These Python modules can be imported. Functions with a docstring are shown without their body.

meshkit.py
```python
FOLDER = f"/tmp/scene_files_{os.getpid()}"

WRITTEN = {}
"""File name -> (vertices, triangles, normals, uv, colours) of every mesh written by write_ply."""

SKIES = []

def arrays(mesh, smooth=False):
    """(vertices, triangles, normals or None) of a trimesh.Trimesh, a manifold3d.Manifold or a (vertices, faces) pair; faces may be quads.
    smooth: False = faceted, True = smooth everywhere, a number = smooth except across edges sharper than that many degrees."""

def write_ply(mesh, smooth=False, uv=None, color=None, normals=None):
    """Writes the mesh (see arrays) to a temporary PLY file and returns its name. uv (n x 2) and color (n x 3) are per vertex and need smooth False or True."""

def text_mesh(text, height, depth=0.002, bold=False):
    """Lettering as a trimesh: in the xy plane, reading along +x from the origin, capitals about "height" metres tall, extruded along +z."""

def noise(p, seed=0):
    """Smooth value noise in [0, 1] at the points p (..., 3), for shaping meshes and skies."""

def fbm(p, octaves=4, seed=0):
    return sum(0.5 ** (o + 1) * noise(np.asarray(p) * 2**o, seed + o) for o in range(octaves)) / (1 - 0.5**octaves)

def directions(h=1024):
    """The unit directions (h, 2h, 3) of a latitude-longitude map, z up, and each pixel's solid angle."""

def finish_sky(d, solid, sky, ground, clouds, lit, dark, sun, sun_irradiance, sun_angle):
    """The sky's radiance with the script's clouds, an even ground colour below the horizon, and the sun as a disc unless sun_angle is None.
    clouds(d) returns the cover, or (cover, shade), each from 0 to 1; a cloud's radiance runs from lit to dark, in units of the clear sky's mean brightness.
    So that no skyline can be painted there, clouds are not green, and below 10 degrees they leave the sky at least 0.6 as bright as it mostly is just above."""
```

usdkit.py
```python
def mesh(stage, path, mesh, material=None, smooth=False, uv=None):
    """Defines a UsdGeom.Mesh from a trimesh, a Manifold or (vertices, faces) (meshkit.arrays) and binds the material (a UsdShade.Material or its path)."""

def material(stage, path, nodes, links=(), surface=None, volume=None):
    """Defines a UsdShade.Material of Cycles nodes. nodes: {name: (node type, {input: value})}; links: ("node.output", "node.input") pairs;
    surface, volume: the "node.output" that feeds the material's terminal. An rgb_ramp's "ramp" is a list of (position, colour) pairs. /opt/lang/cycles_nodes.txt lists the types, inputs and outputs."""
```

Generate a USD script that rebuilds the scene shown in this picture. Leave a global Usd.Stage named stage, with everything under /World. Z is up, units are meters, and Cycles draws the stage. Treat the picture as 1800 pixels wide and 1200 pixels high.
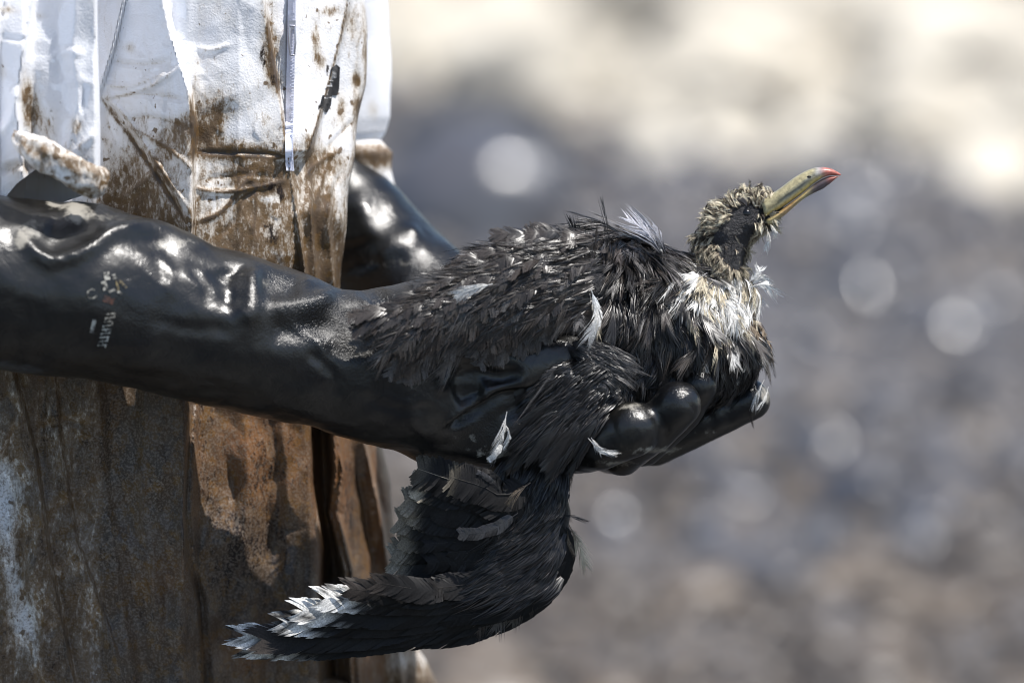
import math
import numpy as np, trimesh
import meshkit, usdkit
from pxr import Usd, UsdGeom, UsdLux, UsdShade, Sdf, Gf, Vt
from scipy.spatial import cKDTree

stage = Usd.Stage.CreateInMemory()
UsdGeom.SetStageUpAxis(stage, 'Z')
UsdGeom.SetStageMetersPerUnit(stage, 1.0)
UsdGeom.Xform.Define(stage, '/World')
UsdGeom.Scope.Define(stage, '/World/Looks')
LOOKS = '/World/Looks/'

# ------------------------------------------------------------------ camera, sky, sun, exposure
PITCH = math.radians(8.0)
DIST, FOCAL, HC = 4.0, 200.0, 1.10
EYE = np.array([0, -DIST * math.cos(PITCH), HC + DIST * math.sin(PITCH)])
FWD = np.array([0, math.cos(PITCH), -math.sin(PITCH)])
UP = np.array([0, math.sin(PITCH), math.cos(PITCH)])
RIGHT = np.array([1.0, 0, 0])
cam = UsdGeom.Camera.Define(stage, '/World/camera')
mat = Gf.Matrix4d(*RIGHT, 0, *UP, 0, *(-FWD), 0, *EYE, 1)
cam.AddTransformOp().Set(mat)
cam.CreateFocalLengthAttr(FOCAL); cam.CreateHorizontalApertureAttr(36.0)
cam.CreateFStopAttr(3.4); cam.CreateFocusDistanceAttr(3.965)
cam.CreateClippingRangeAttr((0.05, 5000.0))
cam.CreateExposureAttr(0.44)

SUN = np.array([0.40, -0.22, 0.89]); SUN /= np.linalg.norm(SUN)
elev, rot = math.asin(SUN[2]), math.atan2(SUN[0], SUN[1])
dome = UsdLux.DomeLight.Define(stage, '/World/sky')
dome.GetPrim().SetCustomDataByKey('kind', 'structure')
usdkit.material(stage, LOOKS + 'sky_look', {
    's': ('sky_texture', {'sky_type': 'single_scattering', 'sun_disc': False, 'sun_elevation': elev, 'sun_rotation': rot}),
    'b': ('background_shader', {'strength': 0.11})}, [('s.color', 'b.color')], surface='b.background')
UsdShade.MaterialBindingAPI.Apply(dome.GetPrim()).Bind(UsdShade.Material.Get(stage, LOOKS + 'sky_look'))
sun = UsdLux.DistantLight.Define(stage, '/World/sun')
sun.CreateNormalizeAttr(True); sun.CreateIntensityAttr(1.25); sun.CreateAngleAttr(0.5)
sun.CreateColorAttr(Gf.Vec3f(1.0, 0.965, 0.92))
zx = np.cross([0, 1, 0], SUN); zx /= np.linalg.norm(zx); zy = np.cross(SUN, zx)
sun.AddTransformOp().Set(Gf.Matrix4d(*zx, 0, *zy, 0, *SUN, 0, 0, 0, 5, 1))

# ------------------------------------------------------------------ helpers
PXF = 1800 * FOCAL / 36.0
def at(px, py, d=0.0):
    """The point seen at (px, py) of the photograph, d metres nearer than the middle of the bird."""
    px, py, d = np.broadcast_arrays(np.asarray(px, float), np.asarray(py, float), np.asarray(d, float))
    ray = FWD + RIGHT * ((px - 900) / PXF)[..., None] + UP * ((600 - py) / PXF)[..., None]
    t = (-d - EYE[1]) / ray[..., 1]
    return EYE + ray * t[..., None]
def to_px(p):
    q = np.asarray(p) - EYE
    z = q @ FWD
    return 900 + PXF * (q @ RIGHT) / z, 600 - PXF * (q @ UP) / z
S = 0.0004            # metres per photograph pixel at the bird
used = {}
def numbered(path):
    n = used.get(path, 0); used[path] = n + 1
    return path if n == 0 else f'{path}_{n:03d}'
ORIGIN = {}
def thing(name, label, cat, origin=(0, 0, 0), group=None, kind=None):
    p = numbered('/World/' + name)
    x = UsdGeom.Xform.Define(stage, p); x.AddTranslateOp().Set(Gf.Vec3d(*map(float, origin)))
    ORIGIN[p] = np.asarray(origin, float)
    tag(x.GetPrim(), label, cat, group, kind)
    return p
def tag(prim, label=None, cat=None, group=None, kind=None):
    for k, v in (('label', label), ('category', cat), ('group', group), ('kind', kind)):
        if v: prim.SetCustomDataByKey(k, v)
def obj(name, mesh, mat, parent='/World', smooth=True, label=None, kind=None, cat=None, group=None, prim=None):
    """ONE Mesh prim under parent; mesh in world coordinates; prim: per-vertex primvars."""
    p = numbered(parent + '/' + name)
    o = ORIGIN.get(parent, np.zeros(3)); ORIGIN[p] = o
    if hasattr(mesh, 'vertices'): mesh = (np.asarray(mesh.vertices), np.asarray(mesh.faces))
    m = usdkit.mesh(stage, p, (np.asarray(mesh[0], float) - o, mesh[1]), LOOKS + mat, smooth=smooth)
    api = UsdGeom.PrimvarsAPI(m)
    for k, v in (prim or {}).items():
        v = np.asarray(v, np.float32)
        if v.ndim == 1:
            api.CreatePrimvar(k, Sdf.ValueTypeNames.FloatArray, 'vertex').Set(Vt.FloatArray.FromNumpy(v))
        else:
            api.CreatePrimvar(k, Sdf.ValueTypeNames.Color3fArray, 'vertex').Set(Vt.Vec3fArray.FromNumpy(v))
    tag(m.GetPrim(), label, cat, group, kind)
    return p
def sstep(a, b, x):
    t = np.clip((x - a) / (b - a), 0, 1); return t * t * (3 - 2 * t)
def interp(y, pts):
    pts = np.asarray(pts, float); return np.interp(y, pts[:, 0], pts[:, 1])
def spl(pts, n):
    """n points along a Catmull-Rom curve through pts."""
    p = np.asarray(pts, float); m = len(p)
    q = np.vstack([2 * p[0] - p[1], p, 2 * p[-1] - p[-2]])
    u = np.linspace(0, m - 1, n); i = np.minimum(u.astype(int), m - 2); t = (u - i)[:, None]
    a, b, c, d = q[i], q[i + 1], q[i + 2], q[i + 3]
    return 0.5 * (2 * b + (c - a) * t + (2 * a - 5 * b + 4 * c - d) * t ** 2 + (3 * b - a - 3 * c + d) * t ** 3)
def crease(x, y, line, width, height, taper=True, sharp=False):
    """A ridge (or groove) of that height along a polyline in photograph pixels."""
    line = spl(line, max(2, (len(line) - 1) * 5 + 1)); best = np.full(x.shape, 1e9); pos = np.zeros(x.shape)
    for k in range(len(line) - 1):
        a, b = line[k], line[k + 1]; e = b - a; L = max(e @ e, 1e-9)
        t = np.clip(((x - a[0]) * e[0] + (y - a[1]) * e[1]) / L, 0, 1)
        dd = (x - a[0] - t * e[0]) ** 2 + (y - a[1] - t * e[1]) ** 2
        w = dd < best; best = np.where(w, dd, best); pos = np.where(w, (k + t) / (len(line) - 1), pos)
    h = height * (np.clip(1 - np.sqrt(best) / (1.5 * width), 0, 1) if sharp else np.exp(-best / width ** 2))
    return h * np.clip(np.minimum(pos, 1 - pos) * 5 + 0.1, 0, 1) if taper else h
def crumple(x, y, step, height, seed, sx=1.0, sy=1.0):
    """paper-like facets: heights of scattered points joined by flat triangles"""
    from scipy.interpolate import LinearNDInterpolator
    r = np.random.default_rng(seed); a, b, c, d = x.min() / sx - step, x.max() / sx + step, y.min() / sy - step, y.max() / sy + step
    gx_, gy_ = np.meshgrid(np.arange(a, b + step, step), np.arange(c, d + step, step)); p = np.stack([gx_.ravel(), gy_.ravel()], 1)
    p = p + r.uniform(-.48, .48, p.shape) * step; h = r.normal(0, 1, len(p)) * height
    return np.nan_to_num(LinearNDInterpolator(p, h)(x / sx, y / sy))
def blob(x, y, c):
    """sum of soft elliptical spots (px, py, rx, ry, amount)"""
    out = np.zeros(np.shape(x))
    for a, b, rx, ry, s in c: out = out + s * np.exp(-((x - a) / rx) ** 2 - ((y - b) / ry) ** 2)
    return out
def grid_faces(ny, nx, wrap=False):
    j, i = np.meshgrid(np.arange(ny - 1), np.arange(nx if wrap else nx - 1), indexing='ij')
    i2 = (i + 1) % nx
    a, b, c, d = j * nx + i, j * nx + i2, (j + 1) * nx + i2, (j + 1) * nx + i
    return np.concatenate([np.stack([a, d, c], -1).reshape(-1, 3), np.stack([a, c, b], -1).reshape(-1, 3)])
def surface_nets(f, lo, h):
    """Mesh of f = 0 (f < 0 inside) on a grid with origin lo and step h."""
    s = f < 0; sh = np.array(f.shape)
    cs = [s[a:sh[0] - 1 + a, b:sh[1] - 1 + b, c:sh[2] - 1 + c] for a in (0, 1) for b in (0, 1) for c in (0, 1)]
    cnt = sum(c.astype(int) for c in cs); active = (cnt > 0) & (cnt < 8)
    idx = np.argwhere(active); num = np.full(active.shape, -1); num[active] = np.arange(len(idx))
    acc, n = np.zeros((len(idx), 3)), np.zeros(len(idx))
    corner = [np.array([a, b, c]) for a in (0, 1) for b in (0, 1) for c in (0, 1)]
    for p in range(8):
        for ax in range(3):
            if corner[p][ax]: continue
            q = corner[p].copy(); q[ax] = 1
            A, B = f[tuple((idx + corner[p]).T)], f[tuple((idx + q).T)]
            m = (A < 0) != (B < 0); t = np.where(m, A / np.where(m, A - B, 1), 0)
            acc += m[:, None] * (corner[p] + t[:, None] * (q - corner[p])); n += m
    v = lo + h * (idx + acc / n[:, None])
    faces = []
    for ax in range(3):
        u, w = (ax + 1) % 3, (ax + 2) % 3
        sl0 = [slice(None)] * 3; sl1 = [slice(None)] * 3; sl0[ax] = slice(0, -1); sl1[ax] = slice(1, None)
        for k in (u, w): sl0[k] = slice(1, -1); sl1[k] = slice(1, -1)
        e0, e1 = s[tuple(sl0)], s[tuple(sl1)]
        e = np.argwhere(e0 != e1); flip = e0[tuple(e.T)]
        e[:, u] += 1; e[:, w] += 1
        def cell(du, dw):
            g = e.copy(); g[:, u] -= du; g[:, w] -= dw; return num[tuple(g.T)]
        a, b, c, d = cell(1, 1), cell(0, 1), cell(0, 0), cell(1, 0)
        qd = np.stack([a, b, c, d], 1); qd = np.where(flip[:, None], qd, qd[:, ::-1])
        faces += [qd[:, [0, 1, 2]], qd[:, [0, 2, 3]]]
    return v, np.concatenate(faces)
def capsules(segs, lo, hi, h, k=0.008):
    """Smooth union of round cones ((p, r), (q, r), ...) sampled on a grid. segs: list of chains of (point, radius)."""
    lo = np.asarray(lo, float); n = np.ceil((np.asarray(hi) - lo) / h).astype(int) + 1
    g = np.stack(np.meshgrid(*[lo[i] + h * np.arange(n[i]) for i in range(3)], indexing='ij'), -1)
    f = np.full(n, 1.0)
    for chain in segs:
        fc = np.full(n, 1.0)
        for (a, ra), (b, rb) in zip(chain[:-1], chain[1:]):
            a, b = np.asarray(a), np.asarray(b); e = b - a
            r = max(ra, rb) + 4 * k + 2 * h
            i0 = np.clip(((np.minimum(a, b) - r - lo) / h).astype(int), 0, n - 1); i1 = np.clip(((np.maximum(a, b) + r - lo) / h).astype(int) + 2, 1, n)
            sl = tuple(slice(p, q) for p, q in zip(i0, i1)); gg = g[sl]
            t = np.clip(((gg - a) @ e) / max(e @ e, 1e-12), 0, 1)
            dist = np.linalg.norm(gg - a - t[..., None] * e, axis=-1) - (ra + (rb - ra) * t)
            fc[sl] = np.minimum(fc[sl], dist)
        hh = np.clip(k - np.abs(f - fc), 0, None) / k
        f = np.minimum(f, fc) - hh * hh * k * 0.25
    return f, lo, h
def normals(v, f):
    n = np.zeros_like(v); c = np.cross(v[f[:, 1]] - v[f[:, 0]], v[f[:, 2]] - v[f[:, 0]])
    for k in range(3): np.add.at(n, f[:, k], c)
    return n / np.maximum(np.linalg.norm(n, axis=1, keepdims=True), 1e-12)
def relax(v, f, n=3):
    m = trimesh.Trimesh(v, f, process=False)
    trimesh.smoothing.filter_taubin(m, iterations=n)
    d = np.array(m.vertices) - v; L = np.linalg.norm(d, axis=1, keepdims=True)
    d = np.where(np.isfinite(d), d, 0); return v + d * np.minimum(1, .003 / np.maximum(L, 1e-9))
def tube(points, radii, sides=8):
    p = np.asarray(points, float); r = np.broadcast_to(np.asarray(radii, float), len(p))
    t = np.gradient(p, axis=0); t /= np.linalg.norm(t, axis=1, keepdims=True)
    ref = np.array([0.31, 0.2, 0.93]); u = np.cross(t, ref); u /= np.linalg.norm(u, axis=1, keepdims=True); w = np.cross(t, u)
    a = np.linspace(0, 2 * np.pi, sides, endpoint=False)
    v = p[:, None] + r[:, None, None] * (np.cos(a)[None, :, None] * u[:, None] + np.sin(a)[None, :, None] * w[:, None])
    f = grid_faces(len(p), sides, True); v = v.reshape(-1, 3); n = len(v)
    v = np.vstack([v, p[0], p[-1]]); j = np.arange(sides); j2 = (j + 1) % sides
    f = np.vstack([f, np.stack([np.full(sides, n), j, j2], 1), np.stack([np.full(sides, n + 1), (len(p) - 1) * sides + j2, (len(p) - 1) * sides + j], 1)])
    return v, f
def join(ms):
    vs, fs, n = [], [], 0
    for v, f in ms: vs.append(v); fs.append(np.asarray(f) + n); n += len(v)
    return np.vstack(vs), np.vstack(fs)

# ------------------------------------------------------------------ materials
def M(name, nodes, links, surface='p.BSDF', volume=None):
    return usdkit.material(stage, LOOKS + name, nodes, links, surface=surface, volume=volume)
def add(a, b): return ('math', {'math_type': a, **b})

# stained white coverall: "oil" says how soaked the cloth is, "tar" where thick black oil sticks
M('coverall_cloth', {
    'g': ('geometry', {}), 'oil': ('attribute', {'attribute': 'oil'}), 'tar': ('attribute', {'attribute': 'tar'}), 'wet': ('attribute', {'attribute': 'wet'}),
    'ms': ('mapping', {'mapping_type': 'point', 'scale': (1.0, 1.0, 0.45)}),
    'n1': ('noise_texture', {'scale': 330.0, 'detail': 8.0, 'roughness': 0.78}),
    'n2': ('noise_texture', {'scale': 52.0, 'detail': 6.0, 'roughness': 0.68, 'distortion': 0.8}),
    'wa': add('multiply_add', {'value2': 0.9, 'value3': -0.45}), 'ws': add('add', {}), 'wm': ('map_range', {'range_type': 'smoothstep', 'from_min': 0.1, 'from_max': 0.85, 'to_min': 0.0, 'to_max': 0.62, 'clamp': True}), 'wash': ('mix', {'color1': (0.80, 0.81, 0.845), 'color2': (0.47, 0.385, 0.255)}),
    'n3': ('noise_texture', {'scale': 620.0, 'detail': 2.0, 'roughness': 0.6}),
    'a1': add('multiply_add', {'value2': 2.0, 'value3': -1.0}), 'a2': add('multiply_add', {'value2': 1.3, 'value3': -0.65}),
    's1': add('add', {}), 's2': add('add', {}),
    'mask': ('map_range', {'range_type': 'smoothstep', 'from_min': 0.45, 'from_max': 0.95, 'to_min': 0.0, 'to_max': 0.95, 'clamp': True}),
    'col': ('rgb_ramp', {'ramp': [(0.0, (0.37, 0.28, 0.13)), (0.35, (0.27, 0.185, 0.07)), (0.55, (0.16, 0.092, 0.032)), (0.78, (0.066, 0.037, 0.016)), (1.0, (0.022, 0.015, 0.010))]}),
    'nd': ('noise_texture', {'scale': 240.0, 'detail': 2.0}), 'ndx': ('vector_math', {'math_type': 'scale', 'scale': 0.006}), 'ndv': ('vector_math', {'math_type': 'add'}), 'vo': ('voronoi_texture', {'scale': 135.0, 'feature': 'f1'}), 'vr': ('separate_color', {}), 'th': add('multiply', {}), 'th2': add('multiply', {'value2': 0.62}), 'sd': add('subtract', {}), 'sm': ('map_range', {'range_type': 'smoothstep', 'from_min': 0.0, 'from_max': 0.10, 'to_min': 0.0, 'to_max': 0.9, 'clamp': True}), 'mixs': ('mix', {'color2': (0.115, 0.068, 0.028)}),
    'cf': add('multiply_add', {'value2': 0.47, 'value3': -0.02}), 'cf2': add('multiply_add', {'value2': 0.55}),
    'mix': ('mix', {}),
    'tn': add('add', {}), 'tmask': ('map_range', {'range_type': 'smoothstep', 'from_min': 0.5, 'from_max': 0.85, 'to_min': 0.0, 'to_max': 1.0, 'clamp': True}),
    'mix2': ('mix', {'color2': (0.016, 0.010, 0.008)}),
    # dried grey-brown speckle on the soaked lower cloth
    'sp': ('map_range', {'range_type': 'smoothstep', 'from_min': 0.48, 'from_max': 0.60, 'to_min': 0.0, 'to_max': 1.0, 'clamp': True}),
    'spn': add('multiply_add', {'value2': 0.6, 'value3': -0.05}), 'sps': add('add', {}), 'spw': add('multiply', {}),
    'mix3': ('mix', {'color2': (0.185, 0.148, 0.118)}), 'rust': ('attribute', {'attribute': 'rust'}), 'rm': add('multiply_add', {'value2': 1.2, 'value3': -0.2}), 'rmm': ('math', {'math_type': 'multiply', 'use_clamp': True}), 'mixr': ('mix', {'color2': (0.33, 0.12, 0.026)}),
    'r': ('map_range', {'from_min': 0.0, 'from_max': 1.0, 'to_min': 0.62, 'to_max': 0.33}),
    'bh': add('multiply_add', {'value2': 0.5}),
    'b': ('bump', {'strength': 0.55, 'distance': 0.0007}),
    'p': ('principled_bsdf', {'specular_ior_level': 0.4})},
  [('g.position', 'ms.vector'), ('ms.vector', 'n1.vector'), ('ms.vector', 'n2.vector'), ('g.position', 'n3.vector'),
   ('n1.fac', 'a1.value1'), ('n2.fac', 'a2.value1'), ('a1.value', 's1.value1'), ('a2.value', 's1.value2'), ('s1.value', 's2.value1'), ('oil.fac', 's2.value2'),
   ('s2.value', 'mask.value'), ('mask.result', 'mix.fac'), ('n2.fac', 'wa.value1'), ('wa.value', 'ws.value1'), ('oil.fac', 'ws.value2'), ('ws.value', 'wm.value'), ('wm.result', 'wash.fac'), ('wash.color', 'mix.color1'),
   ('oil.fac', 'cf.value1'), ('n2.fac', 'cf2.value1'), ('cf.value', 'cf2.value3'), ('cf2.value', 'col.fac'), ('col.color', 'mix.color2'),
   ('tar.fac', 'tn.value1'), ('s1.value', 'tn.value2'), ('tn.value', 'tmask.value'), ('n2.fac', 'rm.value1'), ('rm.value', 'rmm.value1'), ('rust.fac', 'rmm.value2'), ('rmm.value', 'mixr.fac'), ('g.position', 'nd.vector'), ('nd.color', 'ndx.vector1'), ('g.position', 'ndv.vector1'), ('ndx.vector', 'ndv.vector2'), ('ndv.vector', 'vo.vector'), ('vo.color', 'vr.color'), ('vr.r', 'th.value1'), ('oil.fac', 'th.value2'), ('th.value', 'th2.value1'), ('th2.value', 'sd.value1'), ('vo.distance', 'sd.value2'), ('sd.value', 'sm.value'), ('sm.result', 'mixs.fac'), ('mix.color', 'mixs.color1'), ('mixs.color', 'mixr.color1'), ('mixr.color', 'mix2.color1'), ('tmask.result', 'mix2.fac'),
   ('n2.fac', 'spn.value1'), ('spn.value', 'sps.value1'), ('n3.fac', 'sps.value2'), ('n3.fac', 'sp.value'), ('sp.result', 'spw.value1'), ('wet.fac', 'spw.value2'),
   ('mix2.color', 'mix3.color1'), ('spw.value', 'mix3.fac'), ('mix3.color', 'p.base_color'),
   ('mask.result', 'r.value'), ('r.result', 'p.roughness'), ('n1.fac', 'bh.value1'), ('n3.fac', 'bh.value3'), ('bh.value', 'b.height'), ('b.normal', 'p.normal')])

# oily black rubber: "dust" is dried pale dirt, grit makes it glitter
M('black_rubber', {
    'g': ('geometry', {}), 'dust': ('attribute', {'attribute': 'dust'}), 'grit': ('attribute', {'attribute': 'grit'}),
    'n1': ('noise_texture', {'scale': 160.0, 'detail': 6.0, 'roughness': 0.7}), 'n2': ('noise_texture', {'scale': 26.0, 'detail': 4.0, 'distortion': 0.8}),
    'v': ('voronoi_texture', {'scale': 520.0, 'feature': 'f1'}), 'n3': ('noise_texture', {'scale': 700.0, 'detail': 3.0}),
    'a1': add('multiply_add', {'value2': 1.3, 'value3': -0.65}), 's': add('add', {}),
    'mask': ('map_range', {'range_type': 'smoothstep', 'from_min': 0.45, 'from_max': 0.85, 'to_min': 0.0, 'to_max': 0.8, 'clamp': True}),
    'film': ('rgb_ramp', {'ramp': [(0.3, (0.003, 0.0031, 0.0036)), (0.62, (0.006, 0.0055, 0.0045)), (0.8, (0.011, 0.0095, 0.007))]}),
    'mix': ('mix', {'color2': (0.30, 0.28, 0.24)}),
    'r0': ('map_range', {'from_min': 0.35, 'from_max': 0.68, 'to_min': 0.21, 'to_max': 0.40, 'clamp': True}), 'r1': add('multiply_add', {'value2': 0.35}),
    'bh': add('multiply', {}), 'bs': add('multiply_add', {'value2': 0.02}), 'b': ('bump', {'strength': 1.0, 'distance': 0.0012}),
    'n4': ('noise_texture', {'scale': 75.0, 'detail': 5.0, 'roughness': 0.62, 'distortion': 1.2}), 'bw': add('multiply_add', {'value2': 0.55}),
    'p': ('principled_bsdf', {'specular_ior_level': 0.5, 'coat_weight': 0.25, 'coat_roughness': 0.42, 'coat_ior': 1.5})},
  [('g.position', 'n1.vector'), ('g.position', 'n2.vector'), ('g.position', 'v.vector'), ('g.position', 'n3.vector'),
   ('n1.fac', 'a1.value1'), ('a1.value', 's.value1'), ('dust.fac', 's.value2'), ('s.value', 'mask.value'),
   ('n2.fac', 'film.fac'), ('film.color', 'mix.color1'), ('mask.result', 'mix.fac'), ('mix.color', 'p.base_color'),
   ('n2.fac', 'r0.value'), ('mask.result', 'r1.value1'), ('r0.result', 'r1.value3'), ('r1.value', 'p.roughness'),
   ('grit.fac', 'bh.value1'), ('n3.fac', 'bh.value2'), ('n1.fac', 'bs.value1'), ('bh.value', 'bs.value3'), ('g.position', 'n4.vector'), ('n4.fac', 'bw.value1'), ('bs.value', 'bw.value3'), ('bw.value', 'b.height'), ('b.normal', 'p.normal')])

def feather_look(name, rough, spec=0.5, back=0.12):
    M(name, {'t': ('attribute', {'attribute': 'tint'}), 'g': ('geometry', {}), 'n': ('noise_texture', {'scale': 900.0, 'detail': 2.0}),
             'mr': ('map_range', {'from_min': 0.3, 'from_max': 0.7, 'to_min': 0.65, 'to_max': 1.3}), 'x': ('vector_math', {'math_type': 'scale'}),
             'p': ('principled_bsdf', {'roughness': rough, 'specular_ior_level': spec}), 'tr': ('translucent_bsdf', {}), 'm': ('mix_closure', {'fac': back})},
      [('g.position', 'n.vector'), ('n.fac', 'mr.value'), ('t.color', 'x.vector1'), ('mr.result', 'x.scale'), ('x.vector', 'p.base_color'),
       ('x.vector', 'tr.color'), ('p.BSDF', 'm.closure1'), ('tr.BSDF', 'm.closure2')], surface='m.closure')
feather_look('oiled_feather', 0.35, 0.5, 0.03)
feather_look('flight_feather', 0.55, 0.22, 0.06)
feather_look('pale_feather', 0.6, 0.35, 0.22)
M('bird_skin', {'g': ('geometry', {}), 'n': ('noise_texture', {'scale': 350.0, 'detail': 5.0, 'roughness': 0.7}),
    'c': ('rgb_ramp', {'ramp': [(0.3, (0.008, 0.008, 0.010)), (0.6, (0.022, 0.022, 0.026)), (0.75, (0.10, 0.09, 0.085))]}), 'b': ('bump', {'strength': 1.0, 'distance': 0.0035}),
    'p': ('principled_bsdf', {'roughness': 0.36})}, [('g.position', 'n.vector'), ('n.fac', 'c.fac'), ('c.color', 'p.base_color'), ('n.fac', 'b.height'), ('b.normal', 'p.normal')])
M('bill_horn', {'t': ('attribute', {'attribute': 'tint'}), 'g': ('geometry', {}), 'n': ('noise_texture', {'scale': 420.0, 'detail': 5.0, 'roughness': 0.7}),
    'mr': ('map_range', {'from_min': 0.3, 'from_max': 0.7, 'to_min': 0.55, 'to_max': 1.35}), 'x': ('vector_math', {'math_type': 'scale'}), 'b': ('bump', {'strength': 0.35, 'distance': 0.0006}),
    'p': ('principled_bsdf', {'roughness': 0.3, 'specular_ior_level': 0.5})},
  [('g.position', 'n.vector'), ('n.fac', 'mr.value'), ('t.color', 'x.vector1'), ('mr.result', 'x.scale'), ('x.vector', 'p.base_color'), ('n.fac', 'b.height'), ('b.normal', 'p.normal')])
def plain(name, col, rough=0.5, **k): M(name, {'p': ('principled_bsdf', {'base_color': col, 'roughness': rough, **k})}, [])
M('soiled_hem', {'g': ('geometry', {}), 'n': ('noise_texture', {'scale': 55.0, 'detail': 5.0, 'roughness': 0.6}), 'c': ('rgb_ramp', {'ramp': [(0.34, (0.16, 0.095, 0.045)), (0.44, (0.34, 0.22, 0.115)), (0.54, (0.50, 0.38, 0.26)), (0.66, (0.66, 0.58, 0.48))]}), 'p': ('principled_bsdf', {'roughness': 0.6})}, [('g.position', 'n.vector'), ('n.fac', 'c.fac'), ('c.color', 'p.base_color')])
plain('black_gloss', (0.004, 0.004, 0.004), 0.12)
plain('zip_metal', (0.55, 0.55, 0.6), 0.35, metallic=0.8)
plain('zip_tape', (0.70, 0.72, 0.83), 0.7)
plain('dark_label', (0.02, 0.02, 0.022), 0.5)
def worn(name, col):
    M(name, {'g': ('geometry', {}), 'n': ('noise_texture', {'scale': 260.0, 'detail': 5.0, 'roughness': 0.75}), 'm': ('map_range', {'range_type': 'smoothstep', 'from_min': 0.40, 'from_max': 0.60, 'to_min': 0.0, 'to_max': 1.0, 'clamp': True}),
             'x': ('mix', {'color1': (0.008, 0.008, 0.008), 'color2': col}), 'p': ('principled_bsdf', {'roughness': 0.45})}, [('g.position', 'n.vector'), ('n.fac', 'm.value'), ('m.result', 'x.fac'), ('x.color', 'p.base_color')])
worn('pale_print', (0.36, 0.35, 0.31)); worn('rust_print', (0.07, 0.028, 0.018)); worn('tan_print', (0.24, 0.19, 0.09)); plain('label_white', (0.5, 0.5, 0.5), 0.6)
plain('boot_rubber', (0.01, 0.01, 0.01), 0.4)
plain('skin', (0.30, 0.18, 0.12), 0.5)

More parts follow.
